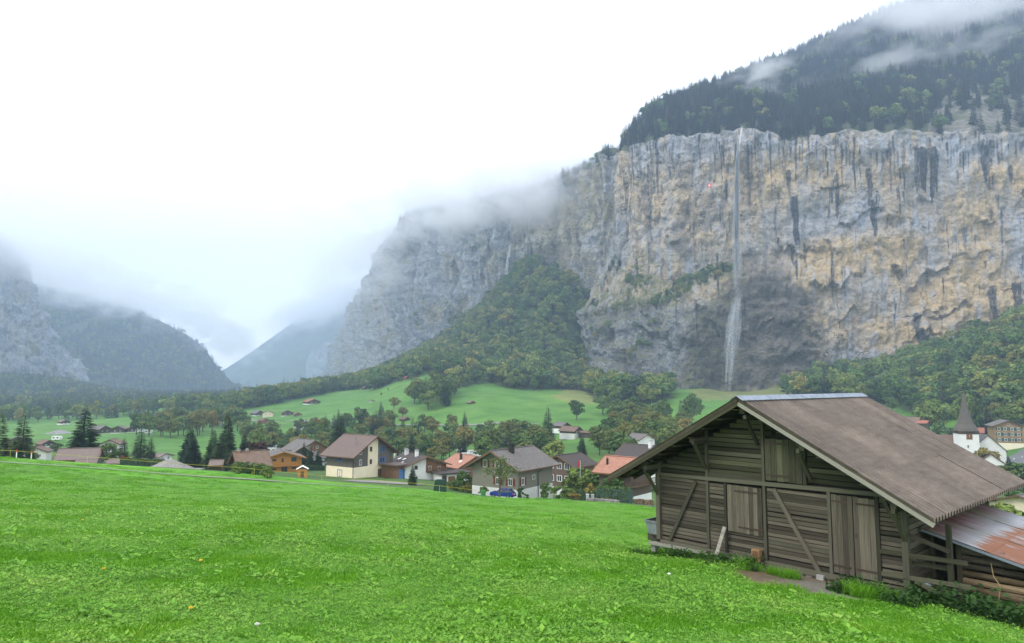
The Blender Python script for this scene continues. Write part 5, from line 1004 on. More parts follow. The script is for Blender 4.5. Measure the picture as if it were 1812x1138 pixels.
def tree(kind, px, top, Y, label, wid=1.0, group=None, h=None, base=None):
    b = ground_at(px, Y) if base is None else np.asarray(base)
    if h is None: h = max(.6, P(px, top, b[1])[2] - b[2])
    c, t_ = TR[kind][trg.randrange(len(TR[kind]))]; nm = NAMES.get(kind, 'broadleaf_tree')
    o = thing(nm, label, 'bush' if nm == 'bush' else 'tree', (b[0], b[1], b[2] - .1), trg.uniform(0, 6.28), group)
    w = wid * trg.uniform(.92, 1.08) * (1.25 if kind in ('spruce', 'larch', 'slim') else 1); o.scale = (h * w, h * w, h)
    link('trunk', t_, o); link('crown', c, o); return o
for k, px, top, Y, lab, w in (
 ('larch', 8, 720, 150, 'tall thin yellow green larch at the left picture edge', 1.0), ('larch', 50, 725, 150, 'yellow green larch standing second from the left edge', 1.05), ('larch', -18, 735, 145, 'larch cut off by the left picture edge', 1.0),
 ('spruce', 158, 716, 165, 'big dark spruce behind the pale brown shed', 1.6), ('green', 203, 782, 190, 'round green tree right of the big dark spruce', 1.3), ('slim', 228, 771, 195, 'short dark fir, left of three behind the low sheds', 1.5), ('slim', 257, 751, 200, 'tallest dark fir of three behind the low sheds', 1.5), ('slim', 275, 770, 195, 'right hand dark fir of three behind the low sheds', 1.4), ('redbush', 228, 804, 158, 'red leaved bush between the low sheds', 1.0),
 ('spruce', 343, 747, 190, 'dark spruce left of the tallest spruce pair', 1.0), ('spruce', 350, 768, 170, 'grey green spruce in front of the dark spruce', 1.35), ('spruce', 408, 720, 175, 'tallest dark pointed spruce behind the old tiled shed', .95), ('spruce', 384, 756, 168, 'bushy dark spruce left of the tallest pointed spruce', 1.0), ('spruce', 397, 764, 160, 'low broad spruce at the foot of the tallest spruce', 1.2), ('spruce', 438, 764, 185, 'dark spruce right of the tallest pointed spruce', 1.1), ('copper', 456, 775, 190, 'dark purple copper tree behind the old tiled shed', 1.3),
 ('slim', 446, 742, 330, 'distant spruce of a pair above the orange house, left one', 1.4), ('slim', 454, 748, 330, 'distant spruce of a pair above the orange house, right one', 1.4), ('slim', 483, 746, 360, 'single pointed spruce in the belt above the orange house', 1.5), ('slim', 530, 749, 320, 'pointed spruce above the dark roofed chalet', 1.4),
 ('spruce', 604, 729, 235, 'dark spruce directly behind the large brown roofed house', 1.15), ('slim', 579, 730, 400, 'leftmost of three far spruces left of the large house spruce', 1.3), ('slim', 594, 729, 410, 'middle one of three far spruces above the white house', 1.4), ('slim', 608, 728, 420, 'right one of three far spruces above the large house', 1.3),
 ('slim', 662, 728, 400, 'left spruce of the trio above the large house roof', 1.1), ('slim', 670, 732, 400, 'middle spruce of the trio above the large house roof', 1.2), ('slim', 677, 726, 405, 'right spruce of the trio above the large house roof', 1.2),
 ('spruce', 554, 785, 205, 'small green spruce in front of the dark roofed chalet', 1.0), ('spruce', 543, 779, 215, 'thin spruce between the two grey roofed chalets', .9), ('spruce', 568, 792, 205, 'small spruce beside the white house gable', 1.0),
 ('slim', 732, 735, 390, 'left spruce of the dark pair right of the meadow clump', 1.6), ('slim', 742, 734, 390, 'right spruce of the dark pair right of the meadow clump', 1.6), ('slim', 730, 760, 270, 'dark spruce below the spruce pair behind the white house', 1.3), ('spruce', 733, 820, 140, 'young spruce at the corner of the white house', 1.0), ('wispy', 884, 803, 112, 'wispy olive tree in front of the grey house', 1.0), ('green', 822, 830, 128, 'small leafy fruit tree beside the white house garage', 1.0),
 ('bush', 965, 851, 118, 'tall dark bush at the right corner of the grey house', .8), ('bush', 993, 856, 112, 'large dark green bush right of the grey house', 1.35), ('bush', 922, 860, 114, 'slim grey green shrub against the white basement', .8), ('bush', 930, 872, 113, 'low rounded shrub under the white basement', 1.3), ('bush', 1026, 880, 108, 'small clipped ball shrub beside the stone gate post', 1.2),
 ('lbush', 1012, 822, 135, 'light green leafy shrub, left one in the garden beside the grey house', 1.1), ('lbush', 1032, 826, 138, 'light green leafy shrub, right one in the garden beside the grey house', 1.2), ('green', 1062, 826, 125, 'dark leafed round tree left of the salmon roof', 1.2), ('obush', 1046, 856, 116, 'orange yellow shrub in the garden by the hedge', 1.2), ('obush', 1015, 868, 110, 'yellow flowering shrub in front of the hedge', 1.2), ('obush', 1075, 874, 108, 'small orange flower bush at the hedge end', 1.0),
 ('green', 1082, 836, 116, 'small leafy tree under the salmon roof eave', 1.2), ('light', 1045, 832, 128, 'pale green tree between the garden shrubs and the round tree', 1.2),
 ('spruce', 1028, 764, 250, 'single dark spruce in the meadow above the grey house', 1.15), ('light', 979, 776, 230, 'yellow green tree above the grey house roof', 1.2), ('slim', 969, 715, 340, 'tall slim spruce left of the knoll barns', 1.4), ('green', 1019, 706, 440, 'round dark green tree on the meadow above the knoll', 1.2), ('green', 1100, 760, 225, 'big grey green tree left of the barn eave', 1.2), ('slim', 1202, 708, 420, 'dark spruce on the green slope above the barn roof', 1.3), ('green', 1222, 696, 450, 'round tree right of the spruce above the barn roof', 1.0), ('autumn', 1210, 742, 300, 'orange tinged tree just above the barn roof edge', 1.2), ('olive', 1188, 748, 290, 'olive tree left of the orange tinged tree', 1.2), ('spruce', 1184, 778, 220, 'small dark conifer touching the barn roof edge', .9),
 ('olive', 1105, 722, 400, 'brown tinged tree crown above the grey green tree', 1.2), ('olive', 1152, 720, 390, 'tall olive tree above the dark grey roof', 1.2), ('autumn', 1085, 728, 410, 'rusty tree left of the brown tinged crown', 1.1), ('green', 1128, 735, 395, 'leafy green tree between the brown and olive trees', 1.1),
 ('olive', 699, 702, 520, 'autumn brown tree on the slope below the meadow clump', 1.1), ('autumn', 714, 717, 480, 'reddish brown tree beside the brown hut on the slope', 1.2), ('green', 676, 694, 640, 'small tree on the left meadow, lower of two', .8), ('green', 688, 686, 660, 'small tree on the left meadow, upper of two', .8), ('green', 924, 665, 610, 'dark round tree at the upper meadow edge', 1.2), ('green', 945, 668, 605, 'second dark tree at the upper meadow edge', 1.1),
 ('light', 1647, 704, 400, 'pale birch in front of the wood behind the barn ridge', 1.0), ('bush', 1662, 752, 385, 'round green bush beside the parked cars', 1.3), ('light', 1700, 694, 400, 'light green tree behind the church spire', .8), ('larch', 1720, 698, 390, 'bright green conifer right of the spire', 1.0), ('slim', 1740, 712, 385, 'dark conifer right of the bright green one', 1.4), ('spruce', 1768, 680, 410, 'tall grey green conifer above the rust red roof', 1.1), ('green', 1800, 690, 400, 'leafy tree above the hotel roof', 1.2),
 ('bush', 1785, 815, 215, 'large bush below the road at the right edge', 1.4), ('olive', 1765, 822, 215, 'olive shrub left of the large roadside bush', 1.3), ('spruce', 1772, 804, 240, 'small dark conifer beside the road', 1.0), ('autumn', 1733, 785, 240, 'orange leafed shrub at the church tower foot', .8), ('lbush', 1760, 886, 90, 'bright green shrub behind the lean-to roof', 1.3), ('bush', 1805, 862, 150, 'dark bush behind the grey roofed pale house', 1.4)):
    tree(k, px, top, Y, lab, w)
ORD = [''] + 'first second third fourth fifth sixth seventh eighth ninth tenth eleventh twelfth thirteenth fourteenth fifteenth sixteenth seventeenth eighteenth nineteenth twentieth twenty-first twenty-second twenty-third twenty-fourth twenty-fifth twenty-sixth twenty-seventh twenty-eighth twenty-ninth thirtieth'.split()
def belt(n, poly, ya, yb, kinds, hm, hM, labels, group, mind=3.5):
    rg = np.random.default_rng(n * 7 + int(ya)); Y = np.exp(rg.uniform(math.log(ya), math.log(yb), 6000)); px = rg.uniform(min(p[0] for p in poly), max(p[0] for p in poly), 6000); X = (px - 906) / FPX * Y
    B = np.stack([X, Y, hz(X, Y)], 1); a, c = proj(B); B = B[inpoly(a, c, poly)]; got = []
    for b in B:
        if len(got) >= n: break
        if all((b[0] - q[0])**2 + (b[1] - q[1])**2 > mind**2 for q in got): got.append(b)
    got.sort(key=lambda b: b[0] / b[1]); ks = [trg.choice(kinds) for _ in got]; cnt = {}
    for b, k in zip(got, ks):
        cnt[k] = cnt.get(k, 0) + 1; l_ = labels[k]; tot = ks.count(k)
        l_ = (ORD[cnt[k]] + ' ' + l_[0] + ' from the left ' + l_[1]) if tot > 1 else l_[0] + ' ' + l_[1]
        tree(k, 0, 0, 0, l_, trg.uniform(.95, 1.35), group, h=trg.uniform(hm, hM) * (1.1 if k in ('spruce', 'slim') else 1), base=b)
def lab(where): return dict(green=('green tree', where), olive=('olive tree', where), autumn=('autumn brown tree', where), light=('yellow green tree', where), slim=('slim spruce', where), spruce=('dark spruce', where), bush=('dark green bush', where), lbush=('light green bush', where), obush=('yellowish bush', where))
belt(62, [(425,770),(470,755),(560,752),(640,762),(700,765),(700,812),(560,812),(425,806)], 215, 460, ['green', 'olive', 'olive', 'slim', 'green', 'light', 'autumn', 'green'], 7, 13, lab('in the belt behind the orange and large houses'), 'trees in the belt behind the left houses')
belt(70, [(700,768),(800,760),(900,764),(960,778),(985,800),(960,822),(840,826),(700,815)], 200, 430, ['green', 'olive', 'olive', 'light', 'slim', 'green', 'autumn'], 7, 12.5, lab('in the belt behind the grey house'), 'trees in the belt behind the grey house')
belt(34, [(1040,800),(1060,765),(1100,745),(1190,745),(1230,760),(1200,800),(1100,818)], 230, 470, ['green', 'olive', 'green', 'autumn', 'olive', 'light'], 7, 13, lab('in the group above the barn eave'), 'trees above the barn eave')
belt(24, [(728,712),(735,690),(800,692),(818,702),(790,722),(745,730)], 480, 680, ['green', 'olive', 'green', 'slim', 'light'], 11, 19, lab('in the clump on the green slope'), 'trees in the clump on the green slope', 5)
belt(11, [(1050,712),(1110,728),(1190,742),(1200,712),(1180,755),(1090,752),(1045,735)], 400, 620, ['green', 'olive', 'green', 'olive', 'light'], 10, 17, lab('at the lower corner of the scree wood'), 'trees at the lower corner of the scree wood', 5)
belt(30, [(238,775),(240,760),(330,752),(430,742),(430,764),(330,778)], 380, 640, ['olive', 'olive', 'autumn', 'green'], 11, 18, lab('in the row across the valley floor'), 'trees in the row across the valley floor', 6)
belt(16, [(590,765),(600,742),(700,745),(700,765)], 380, 560, ['slim', 'green', 'olive', 'slim'], 9, 14, lab('at the foot of the green slope'), 'trees at the foot of the green slope', 5)
belt(12, [(1540,728),(1640,738),(1640,750),(1690,745),(1690,735),(1560,722)], 400, 470, ['green', 'light', 'olive'], 9, 15, lab('at the wood edge behind the barn ridge'), 'trees at the wood edge behind the barn', 5)
belt(14, [(1750,745),(1812,742),(1812,760),(1750,758)], 380, 460, ['green', 'olive', 'light'], 9, 14, lab('behind the hotel'), 'trees behind the hotel', 5)
belt(12, [(0,800),(60,800),(140,806),(140,816),(0,812)], 170, 300, ['green', 'olive', 'bush'], 3, 6, lab('below the crest near the larches'), 'growth below the crest near the larches', 4)
belt(26, [(780,862),(800,856),(852,866),(860,880),(850,876),(800,868)], 112, 140, ['bush', 'lbush', 'obush'], 1.0, 2.2, lab('along the fence left of the grey house'), 'garden bushes left of the grey house', .9)
belt(16, [(418,832),(480,842),(482,848),(415,838)], 105, 122, ['bush', 'lbush'], 1.2, 2.2, lab('at the front of the old tiled shed'), 'bushes at the old tiled shed', .9)
# ================================================================== ROADS, YARDS, FENCE
def strip(name, label, pts, width, mat, lift=.05, sub=40, kind='structure'):
    pts = np.array([ground_at(*q) if len(q) == 2 else q for q in pts]); t_ = np.linspace(0, len(pts) - 1, sub * (len(pts) - 1)); x = np.interp(t_, range(len(pts)), pts[:, 0]); y = np.interp(t_, range(len(pts)), pts[:, 1])
    k = max(3, sub // 2); ker = np.ones(k) / k; xs = np.convolve(np.pad(x, k, 'edge'), ker, 'same')[k:-k]; ys = np.convolve(np.pad(y, k, 'edge'), ker, 'same')[k:-k]
    dx, dy = np.gradient(xs), np.gradient(ys); l = np.hypot(dx, dy) + 1e-9; nx, ny = -dy / l, dx / l; V = []
    for s in (-.5, -.25, 0, .25, .5): X = xs + nx * s * width; Yy = ys + ny * s * width; V.append(np.stack([X, Yy, hz(X, Yy) + lift], -1))
    V = np.concatenate(V); F = gridfaces(5, len(xs)); me = mesh_np(name, V, F, True, [mat]); return tag(link(name, me), label, 'road' if kind == 'structure' else name, kind=kind)
PATHM = plain('trodden_path', (.25, .23, .19), .25, .8, kind='World', rnd=0)
strip('path', 'thin grey trodden path crossing the upper meadow', [(-150, 80), (10, 86), (160, 90), (300, 95), (450, 101), (560, 104), (700, 106)], 1.2, PATHM, .12)
strip('road', 'narrow lane in front of the grey house', [(800, 114), (870, 115.5), (950, 113), (1030, 109), (1130, 101), (1240, 88)], 3.2, M['asph'], .09)
strip('yard', 'pale gravel yard by the large house', [(612, 150), (690, 147), (745, 141)], 7, M['gravel'], .12)
strip('road', 'lane crossing the foot of the green slope', [(640, 470), (740, 452), (860, 440), (960, 430)], 3, M['gravel'], .5)
strip('road', 'track across the far meadow', [(430, 640), (450, 600), (520, 560), (600, 500)], 3, M['gravel'], .6)
strip('road', 'asphalt road curving past the hotel', [(1690, 250), (1760, 275), (1800, 300), (1850, 330)], 16, M['asph'], .5)
for i in range(4): b = ground_at(1768 + i * 14, 280 + i * 9); tag(MB().box((0, 0, 0), (.3, 4, .02)).build('road_marking', M['frame'], loc=(b[0], b[1], b[2] + .62), rot=(0, 0, R(-38))), ORD[i + 1] + ' short white dash painted on the road by the hotel, counted from the left', 'road marking', 'white dashes on the road')
strip('parking_area', 'grey parking strip with cars beyond the church', [(1630, 398), (1700, 392), (1760, 385)], 8, M['asph'], .6)
YEL = plain('yellow_tape', (.55, .50, .06), .1); fence = thing('electric_fence', 'thin yellow electric tape fence along the far edge of the meadow', 'fence', tuple(ground_at(450, 106)))
fp = [ground_at(px, Y) for px, Y in ((-60, 99), (30, 100), (165, 103), (325, 107), (457, 110), (575, 114), (690, 115), (780, 114.5), (850, 114))]; fo = np.array(fence.location)
for b in fp: q = b - fo; MB().tube((q[0], q[1], q[2] - .2), (q[0], q[1], q[2] + 1.05), .03, .025, 6).build('post', YEL, fence)
m = MB()
for a, b in zip(fp, fp[1:]):
    for i in range(8):
        u0, u1 = i / 8, (i + 1) / 8; c0 = a + (b - a) * u0; c1 = a + (b - a) * u1; z0 = hz(c0[0], c0[1]); z1 = hz(c1[0], c1[1]); m.beam((c0[0] - fo[0], c0[1] - fo[1], z0 + 1.0 - fo[2]), (c1[0] - fo[0], c1[1] - fo[1], z1 + 1.0 - fo[2]), .012, .045)
m.build('tape', YEL, fence)
for px, Y, l_ in ((41, 104, 'red and white marker post left of the two by the larches'), (67, 104, 'red and white marker post right of the two by the larches')):
    b = ground_at(px, Y); o = thing('marker_post', l_, 'post', tuple(b)); MB().tube((0, 0, -.2), (0, 0, .9), .07, .07, 8).build('pole', WHITE, o); MB().tube((0, 0, .9), (0, 0, 1.3), .075, .075, 8).build('band', RED, o)
b = ground_at(308, 124); m = MB(); V = []; n_ = 26
gv = np.linspace(-1, 1, n_); gx, gy = np.meshgrid(gv, gv); gr = np.clip(1 - np.hypot(gx, gy), 0, 1); gz_ = gr**.8 * 2.1 + fbm(gx * 3, gy * 3, 0, 3, 2) * .25 * (gr > 0) - .6
tag(link('gravel_heap', mesh_np('gravel_heap', np.stack([gx * 4.6, gy * 4.6, gz_], -1).reshape(-1, 3), gridfaces(n_, n_), True, [M['gravel']]), None, tuple(b)), 'grey brown gravel heap behind the meadow crest', 'gravel heap')
b = ground_at(176, 452); tag(link('gravel_heap', mesh_np('gravel_heap', np.stack([gx * 11, gy * 8, gz_ * 1.8], -1).reshape(-1, 3), gridfaces(n_, n_), True, [plain('pale_gravel', (.21, .205, .2), .3, .5)]), None, (P(105, 758, 452)[0], 452, float(hz(P(105, 758, 452)[0], 452)))), 'pale stone heap in the far left yard', 'gravel heap')
def hedge(label, pts, h, w, mat):
    rg = np.random.default_rng(len(label)); pts = np.array([ground_at(*q) for q in pts]); Q = []; lf = []; o0 = pts[0].copy(); d = pts[1] - pts[0]; L = np.linalg.norm(d); d /= L; s = np.array([-d[1], d[0], 0])
    for i in range(int(L * 170)):
        f = rg.integers(0, 3); u = rg.uniform(0, L); v_ = rg.uniform(-.5, .5) * w; z = rg.uniform(0, h)
        if f == 0: z = h + rg.normal(0, .06)
        elif f == 1: v_ = -.5 * w + rg.normal(0, .06)
        else: v_ = .5 * w + rg.normal(0, .06)
        p = d * u + s * v_ + np.array([0, 0, z]); a = rg.normal(size=3); a /= np.linalg.norm(a); c = np.cross(a, rg.normal(size=3)); c /= np.linalg.norm(c) + 1e-6; k = rg.uniform(.08, .16); Q.append([p - a * k, p - c * k, p + a * k, p + c * k]); lf.append(rg.random())
    o = thing('hedge', label, 'hedge', tuple(o0)); link('foliage', quads_mesh('hedge_foliage', Q, mat, lf), o); m = MB(); e = d * L
    m.prism([tuple(-s * w * .4 + [0, 0, -.5]), tuple(s * w * .4 + [0, 0, -.5]), tuple(s * w * .4 + [0, 0, h * .9]), tuple(-s * w * .4 + [0, 0, h * .9])], tuple(e)); m.build('stems', M['green'], o)
hedge('long clipped green hedge in the garden left of the salmon roof', [(1012, 118), (1064, 113)], 1.7, 1.0, LEAFG); hedge('clipped hedge block left of the brown timber house', [(1056, 110), (1112, 105)], 2.4, 1.2, LEAFG); hedge('low dark hedge below the reddish sheds', [(222, 132), (296, 136)], 1.6, 1.2, LEAFG); hedge('low hedge in front of the small white house', [(532, 190), (580, 190)], 1.3, .9, LEAFG)
# garden wall, posts, firewood, small things
wl_ = thing('garden_wall', 'low grey garden wall beside the lane', 'wall', tuple(ground_at(1064, 106))); wb = np.array(wl_.location)
for i in range(14):
    c = ground_at(1038 + i * 4, 107.4 - i * .25) - wb; link('stone', _stm[i % 4], wl_, (c[0], c[1], c[2] + .25), (0, 0, trg.gauss(0, .1)), (.42, .4, .6))
for px, l_ in ((1037, 'left stone gate post at the garden wall'), (1046, 'right stone gate post at the garden wall')): b = ground_at(px, 108); tag(MB().box((0, 0, .4), (.4, .4, 1.2)).box((0, 0, 1.04), (.5, .5, .12)).build('gate_post', M['stone'], loc=tuple(b)), l_, 'gate post')
for px, l_ in ((1126, 'firewood stack left of two by the brown timber house'), (1142, 'firewood stack right of two by the brown timber house')):
    b = ground_at(px, 106); o = thing('firewood_stack', l_, 'firewood', tuple(b)); m = MB()
    for i in range(9):
        for j in range(5): MB().tube((-.9 + i * .2 + (j % 2) * .1, -.3, .1 + j * .18), (-.9 + i * .2 + (j % 2) * .1, .3, .1 + j * .18), .095, .095, 7).build('log', WL, o)
b = ground_at(541, 150); o = thing('playhouse', 'tiny yellow hut with white roof before the white house', 'hut', tuple(b), R(15)); MB().box((0, 0, .8), (2.0, 1.6, 2.0)).build('wall', M['orange'], o); MB().prism([(-1.3, -1.1, 1.75), (0, -1.1, 2.5), (1.3, -1.1, 1.75), (0, -1.1, 2.35)], (0, 2.2, 0)).build('roof', M['frame'], o); piece('door', M['brownf'], o, (0, -.83, .7), (.7, .05, 1.3))
b = ground_at(780, 118); tag(MB().prism([(-1.1, 0, -.2), (1.1, 0, -.2), (.8, 0, 1.8), (-.8, 0, 1.8)], (0, 1.2, 0)).box((0, .6, 1.86), (1.3, 1.0, .1)).build('compost_bin', plain('dark_green_plastic', (.02, .06, .04), .1), loc=tuple(b)), 'dark green compost bin by the fence', 'bin')
b = ground_at(856, 113.5); tag(MB().tube((0, 0, -.1), (0, 0, .9), .36, .42, 12).tube((0, 0, .9), (0, 0, .98), .45, .45, 12).build('water_butt', plain('green_plastic', (.05, .22, .07), .1), loc=tuple(b)), 'green barrel left of the blue car', 'barrel')
b = ground_at(1025, 130); o = thing('flagpole', 'thin flagpole with a small red and white flag in the garden', 'flagpole', tuple(b)); zt_ = P(1025, 815, 130)[2] - b[2]; MB().tube((0, 0, 0), (0, 0, zt_), .05, .03, 6).build('pole', WHITE, o); MB().box((-.25, 0, zt_ - .6), (.3, .04, 1.1)).build('flag', RED, o)
b = ground_at(1665, 392); o = thing('street_lamp', 'thin street lamp beside the parked cars', 'street lamp', tuple(b)); MB().tube((0, 0, 0), (0, 0, 8), .1, .06, 6).build('pole', ZINC, o); MB().box((.5, 0, 8), (1.3, .2, .15)).build('lamp_head', ZINC, o)
# ================================================================== CARS AND CARAVANS
TYRE = plain('tyre', (.02, .02, .02), .1)
def car(label, px, Y, rz, color, nm, group=None):
    b = ground_at(px, Y); o = thing('parked_car', label, 'car', (b[0], b[1], b[2] + .1), R(rz), group)
    t = NT(nm); paint = t.done(color, .25, .6); t.b.inputs['Coat Weight'].default_value = .5
    bm = bmesh.new(); prof = [(-2.05, .32), (-2.08, .62), (-1.95, .92), (-1.0, 1.0), (1.45, 1.0), (2.0, .92), (2.08, .55), (2.02, .3)]
    vs_ = [bm.verts.new((x, -.82, z)) for x, z in prof]; f = bm.faces.new(vs_); r = bmesh.ops.extrude_face_region(bm, geom=[f]); bmesh.ops.translate(bm, verts=[v for v in r['geom'] if isinstance(v, bmesh.types.BMVert)], vec=(0, 1.64, 0)); bmesh.ops.recalc_face_normals(bm, faces=bm.faces[:]); bmesh.ops.bevel(bm, geom=bm.edges[:], offset=.09, segments=2, affect='EDGES'); me = bpy.data.meshes.new('car_body'); bm.to_mesh(me); bm.free(); me.materials.append(paint); body = link('body', me, o)
    m = MB(); lo = [(-.95, -.76, .98), (1.75, -.76, .98), (1.75, .76, .98), (-.95, .76, .98)]; hi = [(-.3, -.6, 1.44), (1.25, -.6, 1.44), (1.25, .6, 1.44), (-.3, .6, 1.44)]
    for i in range(4): j = (i + 1) % 4; m.poly([lo[i], lo[j], hi[j], hi[i]])
    m.build('windows', GLASS, o); MB().box((.48, 0, 1.46), (1.6, 1.24, .06)).beam((-.98, -.77, .98), (-.3, -.61, 1.45), .06, .06).beam((-.98, .77, .98), (-.3, .61, 1.45), .06, .06).beam((1.78, -.77, .98), (1.25, -.61, 1.45), .08, .08).beam((1.78, .77, .98), (1.25, .61, 1.45), .08, .08).box((.5, -.69, 1.2), (.08, .1, .5)).box((.5, .69, 1.2), (.08, .1, .5)).build('roof', paint, o)
    for x in (-1.3, 1.3):
        for y in (-.78, .78): w_ = MB().tube((x, y - .1, .32), (x, y + .1, .32), .32, .32, 16).build('wheel', TYRE, o); MB().tube((x, y - .115, .32), (x, y + .115, .32), .19, .19, 12).build('rim', ZINC, w_)
    for y in (-.6, .6): piece('headlight', M['frame'], o, (-2.06, y, .7), (.06, .3, .16)); piece('tail_light', RED, o, (2.06, y, .75), (.06, .22, .25))
    piece('bumper', paint, o, (2.1, 0, .45), (.1, 1.5, .2)); piece('number_plate', M['frame'], o, (2.1, 0, .68), (.03, .5, .12))
car('bright blue car parked before the grey house', 890, 114.5, -25, (.015, .04, .28), 'blue_paint'); car('dark blue car at the left of the parking strip', 1655, 394, 5, (.03, .04, .07), 'navy_paint'); car('dark car at the right of the parking strip', 1682, 391, 5, (.025, .03, .035), 'dark_paint'); car('dark car beside the hotel road', 1766, 302, 60, (.03, .03, .05), 'night_paint')
def caravan(px, Y, rz, label, s=1.0, rm='frame'):
    b = ground_at(px, Y); o = thing('caravan', label, 'caravan', (b[0], b[1], b[2] + .1), R(rz), 'caravans on the campsite'); m = MB()
    m.prism([(-2.4, -1.05, .5), (2.2, -1.05, .5), (2.5, -1.05, 1.3), (2.1, -1.05, 2.5), (-2.2, -1.05, 2.5), (-2.55, -1.05, 1.5)], (0, 2.1, 0)); m.build('body', M['white'], o)
    for x in (-1.2, .9): piece('window', GLASS, o, (x, -1.07, 1.65), (1.0, .05, .6))
    for y in (-.95, .95): MB().tube((0, y - .1, .33), (0, y + .1, .33), .33, .33, 12).build('wheel', TYRE, o)
    o.scale = (s, s, s)
CN = [0, 0, 0]
for i, (px, Y, rz) in enumerate(sorted(((486, 330, 20), (497, 345, -30), (505, 300, 10), (828, 285, 15), (838, 300, 20), (849, 290, -20), (862, 310, 30), (872, 285, 10), (818, 310, 60), (845, 390, 15), (868, 395, 10), (711, 300, 20), (718, 260, -10), (945, 300, 25), (795, 330, 10), (1165, 330, 15), (270, 445, 5), (255, 448, 10), (110, 380, 0)))):
    q_ = 0 if px > 480 and px < 520 else 1 if 700 < px < 1000 else 2; CN[q_] += 1
    caravan(px, Y, rz, ORD[CN[q_]] + ' ' + ['white caravan in the trees above the orange house', 'white caravan in the trees behind the grey house', 'white caravan among the far valley trees'][q_] + ', counted from the left')
# ================================================================== GRASS
def grassmat(name, stops, trans=.25):
    t = NT(name); r = t.rand(); wv = t.coord('World'); n = t.noise(wv, .35, 4, .6); col = t.ramp(t.math('ADD', t.math('MULTIPLY', r, .5), t.math('MULTIPLY_ADD', n, 1.1, -.3), clamp=True), stops)
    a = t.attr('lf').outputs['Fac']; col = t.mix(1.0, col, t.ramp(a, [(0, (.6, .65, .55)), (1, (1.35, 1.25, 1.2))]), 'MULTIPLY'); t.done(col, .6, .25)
    tl = t.new('ShaderNodeBsdfTranslucent'); t.put(tl.inputs[0], col); mx_ = t.new('ShaderNodeMixShader'); mx_.inputs[0].default_value = .3; t.l.new(t.b.outputs[0], mx_.inputs[1]); t.l.new(tl.outputs[0], mx_.inputs[2]); t.l.new(mx_.outputs[0], t.out.inputs[0]); return t.mat
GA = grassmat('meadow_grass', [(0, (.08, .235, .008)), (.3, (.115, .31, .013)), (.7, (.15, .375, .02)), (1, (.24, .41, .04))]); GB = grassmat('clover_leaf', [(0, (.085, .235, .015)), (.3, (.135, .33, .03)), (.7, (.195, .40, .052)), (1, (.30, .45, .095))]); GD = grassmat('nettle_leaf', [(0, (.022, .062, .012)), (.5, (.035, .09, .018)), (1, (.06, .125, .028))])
def blades(name, seed, n, r, h0, h1, w, mat):
    rg = np.random.default_rng(seed); Q = []; lf = []
    for i in range(n):
        a = rg.uniform(0, 6.28); q = r * math.sqrt(rg.random()); b = np.array([q * math.cos(a), q * math.sin(a), -.02]); h = rg.uniform(h0, h1); d = rg.normal(0, .4, 2); t = b + np.array([d[0] * h, d[1] * h, h]); md = (b + t) / 2 + np.array([-d[0] * h * .15, -d[1] * h * .15, h * .12]); a2 = rg.uniform(0, 3.14); s = np.array([math.cos(a2), math.sin(a2), 0]) * w * rg.uniform(.6, 1.3)
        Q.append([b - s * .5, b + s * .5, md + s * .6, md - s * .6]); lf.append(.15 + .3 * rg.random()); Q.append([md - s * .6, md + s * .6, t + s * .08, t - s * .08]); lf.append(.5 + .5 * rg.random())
    return quads_mesh(name, Q, mat, lf)
def leaves(name, seed, n, r, h0, h1, s0, s1, mat, tilt=.45):
    rg = np.random.default_rng(seed); Q = []; lf = []; hc = [(rg.uniform(-r, r), rg.uniform(-r, r)) for _ in range(5)]
    for i in range(n):
        a = rg.uniform(0, 6.28); q = r * math.sqrt(rg.random()); x, y = q * math.cos(a), q * math.sin(a); h = h0 + (h1 - h0) * rg.random() * max(math.exp(-((x - c[0])**2 + (y - c[1])**2) / (r * r * .25)) for c in hc)
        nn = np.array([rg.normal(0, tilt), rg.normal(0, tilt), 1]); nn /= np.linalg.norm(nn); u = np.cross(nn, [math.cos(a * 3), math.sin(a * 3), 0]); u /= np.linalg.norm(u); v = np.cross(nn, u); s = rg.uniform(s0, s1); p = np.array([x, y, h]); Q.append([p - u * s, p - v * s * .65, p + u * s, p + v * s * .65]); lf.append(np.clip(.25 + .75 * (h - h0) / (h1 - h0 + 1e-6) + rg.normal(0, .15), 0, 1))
    return quads_mesh(name, Q, mat, lf)
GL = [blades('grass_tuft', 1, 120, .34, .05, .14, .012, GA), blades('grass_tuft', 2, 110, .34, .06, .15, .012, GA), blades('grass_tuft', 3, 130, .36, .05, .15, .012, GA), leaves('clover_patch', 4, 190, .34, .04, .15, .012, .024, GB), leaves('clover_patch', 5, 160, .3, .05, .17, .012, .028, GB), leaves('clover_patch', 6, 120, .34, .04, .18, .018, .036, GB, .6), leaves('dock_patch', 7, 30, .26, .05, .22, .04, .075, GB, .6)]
GLIB = library(GL)
def grass_pts(ya, yb, sp):
    X, Y = np.meshgrid(np.arange(-.80 * yb, .80 * yb, sp), np.arange(ya, yb, sp)); X = X.ravel() + RG.uniform(-.5, .5, X.size) * sp; Y = Y.ravel() + RG.uniform(-.5, .5, Y.size) * sp; k = np.abs(X) < .80 * Y + 1; return X[k], Y[k]
PX, PY, PS = [], [], []
for ya, yb, sp, s in ((8.5, 18, .19, .85), (18, 30, .27, 1.1), (30, 52, .45, 1.5), (52, 85, .8, 2.0), (85, 119, 1.25, 2.4)):
    x, y = grass_pts(ya, yb, sp); PX.append(x); PY.append(y); PS.append(np.full(len(x), s))
PX, PY, PS = map(np.concatenate, (PX, PY, PS)); PZ = hz(PX, PY); pts = np.stack([PX, PY, PZ], -1); qx, qy = proj(pts)
